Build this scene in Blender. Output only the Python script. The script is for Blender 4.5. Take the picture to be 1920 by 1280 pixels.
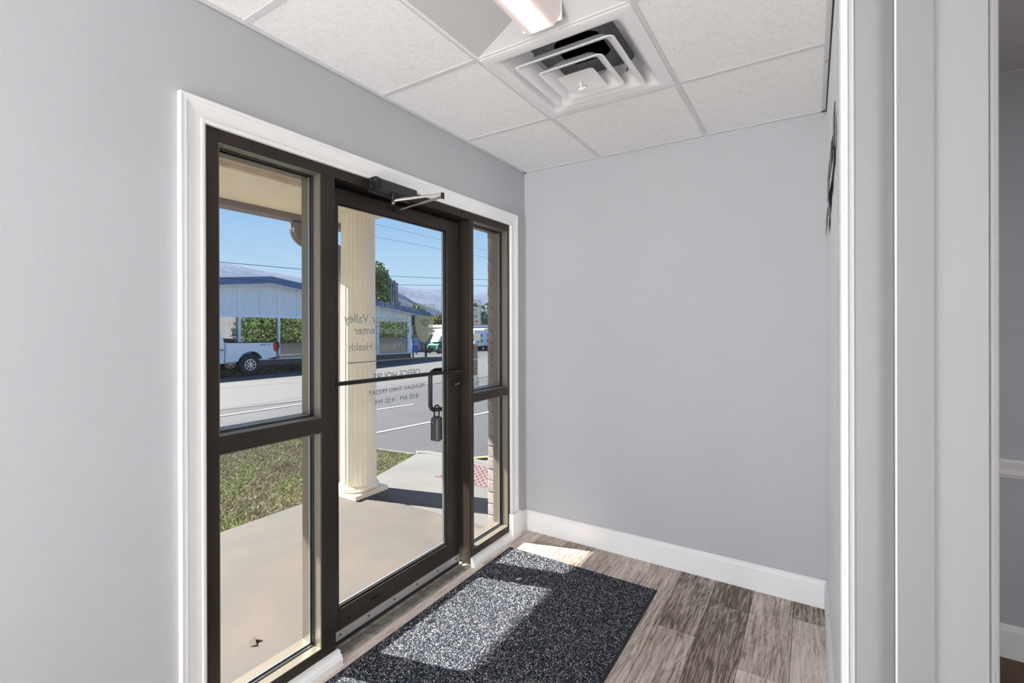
import bpy, math, random
import numpy as np
from mathutils import Matrix, Vector, noise
S = bpy.context.scene
C = S.collection
for o in list(bpy.data.objects): bpy.data.objects.remove(o)
random.seed(7)

# ------------------------------------------------------------------ camera
CX, CZ, YAW = 1.642, 1.3695, 0.5671
PIT, ROL = -0.0005, -0.0025
fw = Vector((-math.sin(YAW)*math.cos(PIT), math.cos(YAW)*math.cos(PIT), math.sin(PIT)))
rt = Vector((math.cos(YAW), math.sin(YAW), 0)); up = rt.cross(fw)
r2 = math.cos(ROL)*rt + math.sin(ROL)*up; u2 = -math.sin(ROL)*rt + math.cos(ROL)*up
cam = bpy.data.cameras.new('camera'); camo = bpy.data.objects.new('camera', cam); C.objects.link(camo)
camo.matrix_world = Matrix(((r2.x, u2.x, -fw.x, CX), (r2.y, u2.y, -fw.y, 0), (r2.z, u2.z, -fw.z, CZ), (0, 0, 0, 1)))
cam.sensor_width = 36; cam.lens = 882.7/1920*36; cam.shift_y = -27.7/1920
cam.clip_start = 0.02; cam.clip_end = 3000
S.camera = camo

# ------------------------------------------------------------------ light
W = bpy.data.worlds.new('sky'); S.world = W; W.use_nodes = True
nt = W.node_tree; nt.nodes.clear()
tc = nt.nodes.new('ShaderNodeTexCoord'); sp = nt.nodes.new('ShaderNodeSeparateXYZ')
rp = nt.nodes.new('ShaderNodeValToRGB'); bg = nt.nodes.new('ShaderNodeBackground'); ow = nt.nodes.new('ShaderNodeOutputWorld')
nt.links.new(tc.outputs['Generated'], sp.inputs[0]); nt.links.new(sp.outputs[2], rp.inputs[0])
nt.links.new(rp.outputs[0], bg.inputs[0]); nt.links.new(bg.outputs[0], ow.inputs[0])
cr = rp.color_ramp; cr.elements[0].position = 0.0; cr.elements[0].color = (.66, .84, 1, 1)
cr.elements[1].position = 1.0; cr.elements[1].color = (.10, .27, .72, 1)
e = cr.elements.new(.10); e.color = (.55, .77, .98, 1)
e = cr.elements.new(.30); e.color = (.22, .48, .90, 1)
bg.inputs[1].default_value = 1.0
SUN_EL, SUN_DY = math.radians(39.3), .28
sd = Vector((1, SUN_DY, 0)).normalized()*math.cos(SUN_EL); sd.z = -math.sin(SUN_EL)
sl = bpy.data.lights.new('sun', 'SUN'); sl.energy = 30.0; sl.color = (1, .95, .88); sl.angle = math.radians(.6)
so = bpy.data.objects.new('sun', sl); C.objects.link(so); so.rotation_euler = sd.to_track_quat('-Z', 'Y').to_euler()
so.location = (-30, -8, 30)

def area(name, loc, size, energy, rot=(0, 0, 0), col=(1, 1, 1)):
    l = bpy.data.lights.new(name, 'AREA'); l.shape = 'RECTANGLE'; l.size, l.size_y = size; l.energy = energy; l.color = col
    o = bpy.data.objects.new(name, l); C.objects.link(o); o.location = loc; o.rotation_euler = rot; return o
area('lobby_overhead_fill', (1.0, -3.5, 2.38), (1.2, 4.0), 22)  # unseen fill added overhead to brighten the interior
area('lobby_rear_fill', (.95, -7.9, 1.3), (1.5, 2.3), 225, (math.radians(90), 0, 0), (.97, .98, 1))  # unseen fill added behind the camera for the far wall; no window modelled
area('ceiling_fill_light', (.85, -2.2, .12), (1.4, 2.4), 112, (math.radians(180), 0, 0))  # fill added near the lobby floor, shining up to brighten the ceiling
area('side_room_fill', (3.8, -.6, 2.36), (.6, 1.2), 48)  # unseen fill added to brighten the room at the right
sw_ = area('doorway_fill_light', (4.3, -2.1, 1.5), (1.4, 1.7), 12, (0, 0, 0), (1, .99, .98)); sw_.data.spread = math.radians(50)  # fill added to reach the left wall through the doorway; no window modelled
sw_.rotation_euler = (Vector((0, 2.1, 1.55))-Vector((4.3, -2.1, 1.5))).to_track_quat('-Z', 'Y').to_euler()
S.view_settings.view_transform = 'Standard'; S.view_settings.look = 'None'
S.view_settings.gamma = 1; S.view_settings.use_curve_mapping = False
S.view_settings.exposure = 0.0

# ------------------------------------------------------------------ materials
def mat(name, col, rough=.6, metal=0, var=0, vscale=8, bump=0, bscale=60, col2=None, stretch=None, spec=None, detail=4, bdist=.002):
    m = bpy.data.materials.new(name); m.use_nodes = True; n = m.node_tree.nodes; L = m.node_tree.links
    b = n['Principled BSDF']; b.inputs['Roughness'].default_value = rough; b.inputs['Metallic'].default_value = metal
    b.inputs['Base Color'].default_value = (*col, 1)
    if spec is not None: b.inputs['Specular IOR Level'].default_value = spec
    t = n.new('ShaderNodeTexCoord'); mp = n.new('ShaderNodeMapping'); L.new(t.outputs['Object'], mp.inputs[0])
    if stretch: mp.inputs['Scale'].default_value = stretch
    if var or col2:
        ns = n.new('ShaderNodeTexNoise'); ns.inputs['Scale'].default_value = vscale; ns.inputs['Detail'].default_value = detail
        L.new(mp.outputs[0], ns.inputs[0]); r = n.new('ShaderNodeValToRGB')
        c2 = col2 or tuple(c*(1-var) for c in col); c1 = col if col2 else tuple(min(1, c*(1+var)) for c in col)
        r.color_ramp.elements[0].position = .32; r.color_ramp.elements[1].position = .68
        r.color_ramp.elements[0].color = (*c2, 1); r.color_ramp.elements[1].color = (*c1, 1)
        L.new(ns.outputs[0], r.inputs[0]); L.new(r.outputs[0], b.inputs['Base Color'])
    if bump:
        nb = n.new('ShaderNodeTexNoise'); nb.inputs['Scale'].default_value = bscale; nb.inputs['Detail'].default_value = 3
        L.new(mp.outputs[0], nb.inputs[0]); bp = n.new('ShaderNodeBump'); bp.inputs['Strength'].default_value = bump
        bp.inputs['Distance'].default_value = bdist
        L.new(nb.outputs[0], bp.inputs['Height']); L.new(bp.outputs[0], b.inputs['Normal'])
    return m

def tint_mat(name, rough=.8, spec=.2):
    m = bpy.data.materials.new(name); m.use_nodes = True; n = m.node_tree.nodes; L = m.node_tree.links
    a = n.new('ShaderNodeAttribute'); a.attribute_name = 'tint'; b = n['Principled BSDF']
    b.inputs['Roughness'].default_value = rough; b.inputs['Specular IOR Level'].default_value = spec
    L.new(a.outputs['Color'], b.inputs['Base Color']); return m

M = {}
M['wall'] = mat('wall_paint', (.50, .508, .532), .6, spec=.3, bump=.15, bscale=260, var=.012, vscale=3)
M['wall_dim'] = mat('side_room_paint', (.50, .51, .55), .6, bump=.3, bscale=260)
M['white'] = mat('white_trim_paint', (.88, .88, .875), .55, spec=.3, bump=.06, bscale=40, var=.015, vscale=6)
M['casing_near'] = mat('near_casing_paint', (.60, .60, .60), .6, spec=.3); M['highlight_edge'] = mat('edge_highlight_paint', (.55, .55, .55), .5)
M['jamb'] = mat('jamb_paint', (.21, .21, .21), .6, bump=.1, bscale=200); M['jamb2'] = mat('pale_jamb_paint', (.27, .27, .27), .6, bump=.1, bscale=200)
M['tee'] = mat('ceiling_tee_paint', (.70, .70, .70), .45)
M['diff'] = mat('diffuser_enamel', (.84, .84, .84), .35)
M['diffback'] = mat('diffuser_back', (.13, .13, .13), .5)
M['dark'] = mat('dark_void', (.02, .02, .02), .9)
M['duct'] = mat('duct_metal', (.10, .10, .10), .6)
M['bronze'] = mat('bronze_frame', (.046, .036, .029), .38, .55, var=.10, vscale=3)
M['bead'] = mat('glazing_bead', (.19, .165, .13), .4, .4)
M['gasket'] = mat('black_gasket', (.012, .012, .014), .5)
M['alu'] = mat('aluminium', (.62, .63, .64), .35, .85, bump=.1, bscale=80, stretch=(1, .05, 1))
M['sill'] = mat('worn_sill_metal', (.40, .38, .34), .5, .5, col2=(.20, .18, .15), vscale=30)
M['black'] = mat('black_metal', (.018, .018, .02), .32, .4)
M['chrome'] = mat('chrome', (.42, .41, .39), .35, 1)
M['rubber'] = mat('black_rubber', (.015, .017, .025), .7)
M['sub'] = mat('subfloor', (.05, .04, .035), .9)
M['redwood'] = mat('red_brown_wood', (.16, .075, .04), .45, col2=(.055, .028, .018), vscale=9, stretch=(1, .12, 1))
M['slab'] = mat('porch_concrete', (.084, .063, .050), .85, col2=(.055, .052, .048), vscale=2.0, bump=.4, bscale=120, detail=7)
M['walk'] = mat('walk_concrete', (.104, .100, .092), .85, col2=(.084, .081, .076), vscale=2.2, bump=.3, bscale=120, detail=7)
M['cream'] = mat('cream_paint', (.96, .87, .70), .6, col2=(.89, .79, .62), vscale=3.5, bump=.15, bscale=60)
M['creamtrim'] = mat('stained_cream_trim', (.80, .68, .53), .7, col2=(.60, .50, .38), vscale=14)
M['gutter'] = mat('brown_gutter', (.22, .19, .19), .45, .3)
M['tactile'] = mat('brick_red_tactile', (.12, .07, .072), .7, var=.2, vscale=20)
M['paintline'] = mat('white_line_paint', (.26, .26, .25), .8, var=.15, vscale=20)
M['yellow'] = mat('yellow_line_paint', (.30, .22, .08), .8, var=.2, vscale=20)
M['kerb'] = mat('kerb_concrete', (.11, .104, .094), .85, var=.12, vscale=6)
M['tar'] = mat('tar_seam', (.05, .05, .05), .8)
M['soil'] = mat('soil', (.10, .088, .05), .95, col2=(.06, .062, .03), vscale=6)
M['blue'] = mat('blue_fascia', (.10, .17, .33), .5, var=.12, vscale=2)
M['whitemetal'] = mat('white_window_metal', (.93, .94, .96), .45)
M['panel'] = mat('frosted_blue_panel', (.84, .86, .90), .45, var=.05, vscale=6)
M['navy'] = mat('navy_pipe', (.03, .045, .09), .5)
M['roof'] = mat('shop_roof', (.18, .18, .19), .8)
M['carpaint'] = mat('white_car_paint', (.88, .90, .94), .25)
M['tyre'] = mat('tyre', (.03, .03, .033), .85)
M['rim'] = mat('alloy_rim', (.60, .62, .66), .3, .7)
M['redlens'] = mat('red_lens', (.50, .02, .03), .25)
M['carglass'] = mat('car_glass', (.02, .025, .03), .08)
M['bark'] = mat('bark', (.06, .045, .03), .9, var=.3, vscale=8)
M['mortar'] = mat('mauve_mortar', (.24, .20, .21), .9)
M['fence'] = mat('pale_wall', (.26, .25, .26), .8, var=.1, vscale=1)
M['bluebox'] = mat('blue_box', (.03, .12, .42), .5)
M['green'] = mat('green_paint', (.02, .14, .10), .35)
M['paper'] = mat('white_paper', (.75, .76, .75), .7)
M['redink'] = mat('red_ink', (.45, .05, .04), .6)
M['darkink'] = mat('dark_ink', (.03, .04, .05), .6)
M['blueink'] = mat('blue_ink', (.10, .25, .45), .6)
M['lockgrey'] = mat('lockbox_grey', (.16, .17, .18), .45, .2)
M['lockdark'] = mat('lockbox_dark', (.035, .035, .037), .6)
M['wire'] = mat('wire', (.05, .06, .06), .6)
M['hill'] = mat('haze_tinted_hill', (.165, .19, .245), 1, col2=(.115, .138, .19), vscale=.10, detail=10, spec=0)  # distance haze of both hills is mixed into their blue-grey colours
M['hill2'] = mat('haze_tinted_near_hill', (.135, .16, .20), 1, col2=(.085, .108, .145), vscale=.14, detail=10, spec=0)
M['leaf'] = tint_mat('leaves'); M['grass'] = tint_mat('grass_blades'); M['pile'] = tint_mat('carpet_fibre', .9, .05)

def brick_mat():
    m = bpy.data.materials.new('dark_red_brickwork'); m.use_nodes = True; n = m.node_tree.nodes; L = m.node_tree.links
    t = n.new('ShaderNodeTexCoord'); mp = n.new('ShaderNodeMapping'); mp.inputs['Rotation'].default_value = (math.radians(90), 0, math.radians(90))
    br = n.new('ShaderNodeTexBrick'); br.inputs['Scale'].default_value = 1; br.inputs['Brick Width'].default_value = .2; br.inputs['Row Height'].default_value = .075
    br.inputs['Mortar Size'].default_value = .008; br.inputs['Color1'].default_value = (.15, .075, .07, 1); br.inputs['Color2'].default_value = (.09, .05, .055, 1)
    br.inputs['Mortar'].default_value = (.2, .19, .18, 1)
    L.new(t.outputs['Object'], mp.inputs[0]); L.new(mp.outputs[0], br.inputs[0]); L.new(br.outputs[0], n['Principled BSDF'].inputs['Base Color'])
    return m
M['brickwall'] = brick_mat()
def rand_mat(name, c1, c2, rough=.85, bump=.5, bscale=60, vs=25):
    m = mat(name, c1, rough, bump=bump, bscale=bscale); n = m.node_tree.nodes; L = m.node_tree.links
    oi = n.new('ShaderNodeObjectInfo'); r = n.new('ShaderNodeValToRGB')
    r.color_ramp.elements[0].color = (*c1, 1); r.color_ramp.elements[1].color = (*c2, 1)
    L.new(oi.outputs['Random'], r.inputs[0])
    ns = n.new('ShaderNodeTexNoise'); ns.inputs['Scale'].default_value = vs
    tcn = n.new('ShaderNodeTexCoord'); L.new(tcn.outputs['Object'], ns.inputs[0])
    mx = n.new('ShaderNodeMixRGB'); mx.blend_type = 'OVERLAY'; mx.inputs[0].default_value = .45
    L.new(r.outputs[0], mx.inputs[1]); L.new(ns.outputs[0], mx.inputs[2]); L.new(mx.outputs[0], n['Principled BSDF'].inputs['Base Color'])
    return m
M['brick'] = rand_mat('mauve_brick', (.27, .22, .23), (.36, .30, .30))

def plank_mat():
    m = bpy.data.materials.new('grey_brown_plank'); m.use_nodes = True; n = m.node_tree.nodes; L = m.node_tree.links
    b = n['Principled BSDF']; b.inputs['Roughness'].default_value = .55
    b.inputs['Specular IOR Level'].default_value = .35
    tcn = n.new('ShaderNodeTexCoord'); oi = n.new('ShaderNodeObjectInfo')
    add = n.new('ShaderNodeVectorMath'); add.operation = 'ADD'
    sc = n.new('ShaderNodeMath'); sc.operation = 'MULTIPLY'; sc.inputs[1].default_value = 37
    L.new(oi.outputs['Random'], sc.inputs[0]); cmb = n.new('ShaderNodeCombineXYZ')
    L.new(sc.outputs[0], cmb.inputs[0]); L.new(sc.outputs[0], cmb.inputs[1]); L.new(sc.outputs[0], cmb.inputs[2])
    L.new(tcn.outputs['Object'], add.inputs[0]); L.new(cmb.outputs[0], add.inputs[1])
    def nz(scale, st, detail=6, dist=0):
        mp = n.new('ShaderNodeMapping'); mp.inputs['Scale'].default_value = st; L.new(add.outputs[0], mp.inputs[0])
        x = n.new('ShaderNodeTexNoise'); x.inputs['Scale'].default_value = scale; x.inputs['Detail'].default_value = detail; x.inputs['Distortion'].default_value = dist
        x.inputs['Roughness'].default_value = .65
        L.new(mp.outputs[0], x.inputs[0]); return x
    g1 = nz(7, (1, .16, 1), 3, 1.6)     # broad figure
    mth = n.new('ShaderNodeMath'); mth.operation = 'MULTIPLY'; mth.inputs[1].default_value = 13; L.new(g1.outputs[0], mth.inputs[0])
    fr = n.new('ShaderNodeMath'); fr.operation = 'SINE'; m2 = n.new('ShaderNodeMath'); m2.operation = 'MULTIPLY'; m2.inputs[1].default_value = 5.0
    L.new(mth.outputs[0], m2.inputs[0]); L.new(m2.outputs[0], fr.inputs[0])
    g2 = nz(120, (1, .05, 1), 8, .6); g3 = nz(260, (.05, 1, 1), 2); g4 = nz(3, (1, .4, 1), 4)
    def mix(a, bsock, f):
        x = n.new('ShaderNodeMix'); x.data_type = 'FLOAT'; x.inputs[0].default_value = f; L.new(a, x.inputs[2]); L.new(bsock, x.inputs[3]); return x.outputs[0]
    s = n.new('ShaderNodeMath'); s.operation = 'MULTIPLY_ADD'; s.inputs[1].default_value = .5; s.inputs[2].default_value = .5; L.new(fr.outputs[0], s.inputs[0])
    a = mix(g2.outputs[0], s.outputs[0], .085); a = mix(a, g3.outputs[0], .10); a = mix(a, g4.outputs[0], .22)
    a = mix(a, oi.outputs['Random'], .17)
    r = n.new('ShaderNodeValToRGB'); L.new(a, r.inputs[0]); e = r.color_ramp
    e.elements[0].position = .385; e.elements[0].color = (.14, .098, .075, 1); e.elements[1].position = .61; e.elements[1].color = (.86, .75, .68, 1)
    k = e.elements.new(.50); k.color = (.56, .455, .395, 1)
    L.new(r.outputs[0], b.inputs['Base Color'])
    bp = n.new('ShaderNodeBump'); bp.inputs['Strength'].default_value = .4; bp.inputs['Distance'].default_value = .001
    L.new(a, bp.inputs['Height']); L.new(bp.outputs[0], b.inputs['Normal']); return m
M['plank'] = plank_mat()

def tile_mat(name, c):
    m = mat(name, c, .9, bump=.0); n = m.node_tree.nodes; L = m.node_tree.links; b = n['Principled BSDF']
    tcn = n.new('ShaderNodeTexCoord'); v = n.new('ShaderNodeTexVoronoi'); v.inputs['Scale'].default_value = 300
    L.new(tcn.outputs['Object'], v.inputs[0]); ns = n.new('ShaderNodeTexNoise'); ns.inputs['Scale'].default_value = 45; ns.inputs['Detail'].default_value = 2
    L.new(tcn.outputs['Object'], ns.inputs[0])
    lt = n.new('ShaderNodeMath'); lt.operation = 'LESS_THAN'; 
    th = n.new('ShaderNodeMapRange'); th.inputs[1].default_value = .36; th.inputs[2].default_value = .66; th.inputs[3].default_value = .20; th.inputs[4].default_value = .38
    L.new(ns.outputs[0], th.inputs[0]); L.new(v.outputs['Distance'], lt.inputs[0]); L.new(th.outputs[0], lt.inputs[1])
    mx = n.new('ShaderNodeMixRGB'); mx.inputs[1].default_value = (*c, 1); mx.inputs[2].default_value = tuple(x*.74 for x in c)+(1,)
    L.new(lt.outputs[0], mx.inputs[0]); L.new(mx.outputs[0], b.inputs['Base Color'])
    iv = n.new('ShaderNodeMath'); iv.operation = 'SUBTRACT'; iv.inputs[0].default_value = 1; L.new(lt.outputs[0], iv.inputs[1])
    bp = n.new('ShaderNodeBump'); bp.inputs['Strength'].default_value = .5; bp.inputs['Distance'].default_value = .002
    L.new(iv.outputs[0], bp.inputs['Height']); L.new(bp.outputs[0], b.inputs['Normal']); return m
M['tile'] = tile_mat('ceiling_tile', (.93, .93, .92)); M['tile_shaded'] = tile_mat('side_ceiling_tile', (.66, .65, .64))  # side room copy of the tile, that room's shade put into its colour

def asphalt_mat(name, c1, c2):
    m = mat(name, c1, .9, col2=c2, vscale=.9, bump=.5, bscale=90, detail=8); n = m.node_tree.nodes; L = m.node_tree.links
    b = n['Principled BSDF']; src = b.inputs['Base Color'].links[0].from_socket
    tcn = n.new('ShaderNodeTexCoord'); ns = n.new('ShaderNodeTexNoise'); ns.inputs['Scale'].default_value = 55; ns.inputs['Detail'].default_value = 2
    L.new(tcn.outputs['Object'], ns.inputs[0]); mx = n.new('ShaderNodeMixRGB'); mx.blend_type = 'OVERLAY'; mx.inputs[0].default_value = .7
    L.new(src, mx.inputs[1]); L.new(ns.outputs[0], mx.inputs[2]); L.new(mx.outputs[0], b.inputs['Base Color']); return m
M['asphalt'] = asphalt_mat('asphalt', (.038, .0378, .042), (.028, .028, .032)); M['road'] = asphalt_mat('pale_road', (.060, .0575, .057), (.050, .0485, .0495))

def glass_mat(name, tint=(.95, .965, .965), refl=.02):
    m = bpy.data.materials.new(name); m.use_nodes = True; n = m.node_tree.nodes; L = m.node_tree.links; n.clear()
    o = n.new('ShaderNodeOutputMaterial'); t = n.new('ShaderNodeBsdfTransparent'); t.inputs[0].default_value = (*tint, 1)
    g = n.new('ShaderNodeBsdfGlossy'); g.inputs['Roughness'].default_value = .01
    lw = n.new('ShaderNodeLayerWeight'); lw.inputs[0].default_value = .5
    pw = n.new('ShaderNodeMath'); pw.operation = 'POWER'; pw.inputs[1].default_value = 5; L.new(lw.outputs['Facing'], pw.inputs[0])
    f = n.new('ShaderNodeMath'); f.operation = 'MULTIPLY_ADD'; f.inputs[1].default_value = .6; f.inputs[2].default_value = refl; L.new(pw.outputs[0], f.inputs[0])
    mx = n.new('ShaderNodeMixShader')
    L.new(f.outputs[0], mx.inputs[0]); L.new(t.outputs[0], mx.inputs[1]); L.new(g.outputs[0], mx.inputs[2]); L.new(mx.outputs[0], o.inputs[0]); return m
M['glass'] = glass_mat('clear_glass')
def mirror_glass():
    m = bpy.data.materials.new('dark_reflective_glass'); m.use_nodes = True; n = m.node_tree.nodes; L = m.node_tree.links; n.clear()
    o = n.new('ShaderNodeOutputMaterial'); t = n.new('ShaderNodeBsdfTransparent'); t.inputs[0].default_value = (.13, .15, .15, 1)
    g = n.new('ShaderNodeBsdfGlossy'); g.inputs['Roughness'].default_value = .02; g.inputs[0].default_value = (.75, .8, .85, 1)
    mx = n.new('ShaderNodeMixShader'); mx.inputs[0].default_value = .33
    L.new(t.outputs[0], mx.inputs[1]); L.new(g.outputs[0], mx.inputs[2]); L.new(mx.outputs[0], o.inputs[0]); return m
M['shopglass'] = mirror_glass()
def film_mat(name, col, alpha):
    m = bpy.data.materials.new(name); m.use_nodes = True; n = m.node_tree.nodes; L = m.node_tree.links; n.clear()
    o = n.new('ShaderNodeOutputMaterial'); t = n.new('ShaderNodeBsdfTransparent')
    d = n.new('ShaderNodeBsdfDiffuse'); d.inputs[0].default_value = (*col, 1); tl = n.new('ShaderNodeBsdfTranslucent'); tl.inputs[0].default_value = (*col, 1)
    a = n.new('ShaderNodeMixShader'); a.inputs[0].default_value = .35; L.new(d.outputs[0], a.inputs[1]); L.new(tl.outputs[0], a.inputs[2])
    mx = n.new('ShaderNodeMixShader'); mx.inputs[0].default_value = alpha
    L.new(t.outputs[0], mx.inputs[1]); L.new(a.outputs[0], mx.inputs[2]); L.new(mx.outputs[0], o.inputs[0]); return m
M['film'] = film_mat('frosted_vinyl', (.30, .36, .33), .82); M['filmdark'] = film_mat('dark_vinyl', (.10, .13, .17), .88)
M['filmteal'] = film_mat('teal_vinyl', (.05, .12, .12), .9); M['filmshield'] = film_mat('sage_vinyl', (.34, .38, .28), .80)
M['filmlight'] = film_mat('pale_vinyl', (.75, .82, .84), .5)

def emit_mat(name, col, st):
    m = bpy.data.materials.new(name); m.use_nodes = True; n = m.node_tree.nodes; L = m.node_tree.links; b = n['Principled BSDF']
    b.inputs['Base Color'].default_value = (.42, .38, .37, 1); b.inputs['Emission Color'].default_value = (*col, 1); b.inputs['Emission Strength'].default_value = st
    b.inputs['Roughness'].default_value = .3; return m
def lens_mat():
    m = emit_mat('lamp_lens', (1, .80, .76), 1.0); n = m.node_tree.nodes; L = m.node_tree.links; b = n['Principled BSDF']
    t = n.new('ShaderNodeTexCoord'); s = n.new('ShaderNodeSeparateXYZ'); L.new(t.outputs['Object'], s.inputs[0])
    # the tube sits along the lens centre (object x = 0)
    a = n.new('ShaderNodeMath'); a.operation = 'ABSOLUTE'; L.new(s.outputs[0], a.inputs[0])
    mr = n.new('ShaderNodeMapRange'); mr.inputs[1].default_value = .015; mr.inputs[2].default_value = .055; mr.inputs[3].default_value = 1.3; mr.inputs[4].default_value = .36
    mr.interpolation_type = 'SMOOTHSTEP'; L.new(a.outputs[0], mr.inputs[0]); L.new(mr.outputs[0], b.inputs['Emission Strength']); return m
M['lens'] = lens_mat()

# ------------------------------------------------------------------ mesh helpers
class MB:
    def __init__(s): s.v = []; s.f = []
    def add(s, vs, fs):
        k = len(s.v); s.v += [tuple(p) for p in vs]; s.f += [tuple(i+k for i in f) for f in fs]; return s
    def box(s, x0, x1, y0, y1, z0, z1):
        vs = [(x, y, z) for x in (x0, x1) for y in (y0, y1) for z in (z0, z1)]
        return s.add(vs, [(0, 1, 3, 2), (4, 6, 7, 5), (0, 4, 5, 1), (2, 3, 7, 6), (0, 2, 6, 4), (1, 5, 7, 3)])
    def prism(s, pts, z0, z1):          # polygon in xy, extruded in z
        n = len(pts); vs = [(x, y, z0) for x, y in pts]+[(x, y, z1) for x, y in pts]
        return s.add(vs, [tuple(range(n))[::-1], tuple(range(n, 2*n))]+[(i, (i+1) % n, (i+1) % n+n, i+n) for i in range(n)])
    def ring(s, sections, close=True, cap=True):    # list of loops of points
        n = len(sections[0]); vs = [p for sec in sections for p in sec]; fs = []
        for k in range(len(sections)-1):
            for i in range(n if close else n-1):
                j = (i+1) % n; fs.append((k*n+i, k*n+j, (k+1)*n+j, (k+1)*n+i))
        if cap and close: fs += [tuple(range(n))[::-1], tuple(range((len(sections)-1)*n, len(sections)*n))]
        return s.add(vs, fs)
    def cyl(s, p0, p1, r, n=12, r1=None):
        return s.tube([p0, p1], [r, r if r1 is None else r1], n)
    def tube(s, pts, r, n=10):
        pts = [Vector(p) for p in pts]; rr = r if isinstance(r, (list, tuple)) else [r]*len(pts); secs = []; prev = None
        for i, p in enumerate(pts):
            d = (pts[min(i+1, len(pts)-1)]-pts[max(i-1, 0)]).normalized()
            if prev is None:
                a = Vector((0, 0, 1)) if abs(d.z) < .9 else Vector((1, 0, 0)); u = d.cross(a).normalized()
            else: u = (prev-d*prev.dot(d)).normalized()
            prev = u; w = d.cross(u)
            secs.append([p+(u*math.cos(t)+w*math.sin(t))*rr[i] for t in [2*math.pi*k/n for k in range(n)]])
        return s.ring(secs)
    def lathe(s, cx, cy, prof, n=32):   # prof: (r,z)
        return s.ring([[(cx+r*math.cos(2*math.pi*k/n), cy+r*math.sin(2*math.pi*k/n), z) for k in range(n)] for r, z in prof])
    def build(s, name, m, parent=None, bevel=0, smooth=False, segs=2, origin=None):
        me = bpy.data.meshes.new(name)
        v = s.v
        if origin: v = [(a[0]-origin[0], a[1]-origin[1], a[2]-origin[2]) for a in v]
        me.from_pydata(v, [], s.f); me.validate(); me.update()
        import bmesh
        bm = bmesh.new(); bm.from_mesh(me); bmesh.ops.recalc_face_normals(bm, faces=bm.faces); bm.to_mesh(me); bm.free()
        me.materials.append(M[m] if isinstance(m, str) else m)
        o = bpy.data.objects.new(name, me); C.objects.link(o)
        if origin: o.location = origin
        if parent: attach(o, parent)
        if smooth:
            for p in me.polygons: p.use_smooth = True
            try: me.set_sharp_from_angle(angle=math.radians(40))
            except Exception: pass
        if bevel:
            b = o.modifiers.new('b', 'BEVEL'); b.width = bevel; b.segments = segs; b.limit_method = 'ANGLE'; b.angle_limit = math.radians(40)
        return o
def wloc(o):
    l = Vector(o.location)
    while o.parent: o = o.parent; l += Vector(o.location)
    return l
def attach(o, parent):
    o.parent = parent; o.location = Vector(o.location)-wloc(parent)
def box(name, m, b, parent=None, bevel=0, origin=None):
    return MB().box(*b).build(name, m, parent, bevel, origin=origin)
def thing(name, loc, label=None, cat=None, group=None, kind=None):
    o = bpy.data.objects.new(name, None); C.objects.link(o); o.location = loc; o.empty_display_size = .05
    return tag(o, label, cat, group, kind)
def tag(o, label=None, cat=None, group=None, kind=None):
    if label: o['label'] = label
    if cat: o['category'] = cat
    if group: o['group'] = group
    if kind: o['kind'] = kind
    return o
def st(o, label=None): return tag(o, label, kind='structure')
def copyof(o, loc, parent=None, name=None):
    c = o.copy(); C.objects.link(c)
    if parent is not None: c.parent = parent
    c.location = loc; return c

H, D = 2.407, 2.740
XP = 1.7047
G0 = lambda x: -.12+.0345*(x+3) if x < -3 else -.12+.05*(x+3)/1.2*.6

# ================================================================== FLOOR
floor = st(box('floor', 'sub', (-.115, XP+.15, -8.0, D, -.12, -.006)), 'grey-brown wood plank floor of the vestibule')
edges = [-.023, .155, .333, .511, .689, .867, 1.031, 1.209, 1.387, 1.565, 1.72]
joint = {5: 1.72, 6: 2.182, 7: 1.28, 8: 2.07, 9: 2.566, 0: 2.2, 1: 2.635, 2: 2.566, 3: 1.9, 4: 2.30}
for i in range(10):
    j = joint[i]; ys = sorted(y for y in [j-1.22*k for k in range(-2, 5)] if -1.0 < y < D-.003)
    ys = [-1.0]+ys+[D]
    for a, b in zip(ys[:-1], ys[1:]):
        cx, cy = (edges[i]+edges[i+1])/2, (a+b)/2; g = .0009
        box('plank', 'plank', (edges[i]+g, edges[i+1]-g, a+g, b-g, -.006, 0), floor, .0008, origin=(cx, cy, -.003))
st(box('floor_lobby', 'plank', (-.02, 1.72, -8, -1.0, -.006, 0), None), 'plank floor behind the camera').name = 'floor.001'
# ================================================================== WALLS
wl = MB(); y0, y1, zt = .737, 2.552, 2.028
wl.box(-.115, 0, -8, y0, -.12, H+.16).box(-.115, 0, y1, D+.12, -.12, H+.16).box(-.115, 0, y0, y1, zt, H+.16).box(-.115, 0, y0, y1, -.12, -.012)
st(wl.build('wall_left', 'wall'), 'pale grey painted wall around the glass entrance door')
st(box('wall_back', 'wall', (-.1, XP+.15, D, D+.12, -.12, H+.16)), 'plain pale grey wall facing the camera')
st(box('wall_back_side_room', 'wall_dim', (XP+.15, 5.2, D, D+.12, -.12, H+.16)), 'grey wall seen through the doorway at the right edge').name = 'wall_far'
YE = .86                                    # far jamb of the doorway beside the camera
pr = MB().box(XP, XP+.145, YE+.02, D, 0, H+.16).box(XP, XP+.145, -8, -.12, 0, H+.16).box(XP, XP+.145, -.12, YE+.02, 2.10, H+.16)
st(pr.build('wall_right', 'white'), 'partition wall at the right, seen almost edge on')
st(box('wall_front', 'wall', (-.1, 5.2, -8.12, -8, -.12, H+.16)), 'wall behind the camera')
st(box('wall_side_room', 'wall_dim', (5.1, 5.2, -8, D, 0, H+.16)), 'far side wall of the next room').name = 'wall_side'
st(box('floor_side_room', 'redwood', (XP+.1485, 5.1, -8, D, -.05, 0)), 'red-brown wood floor of the room at the right').name = 'floor.002'
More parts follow.
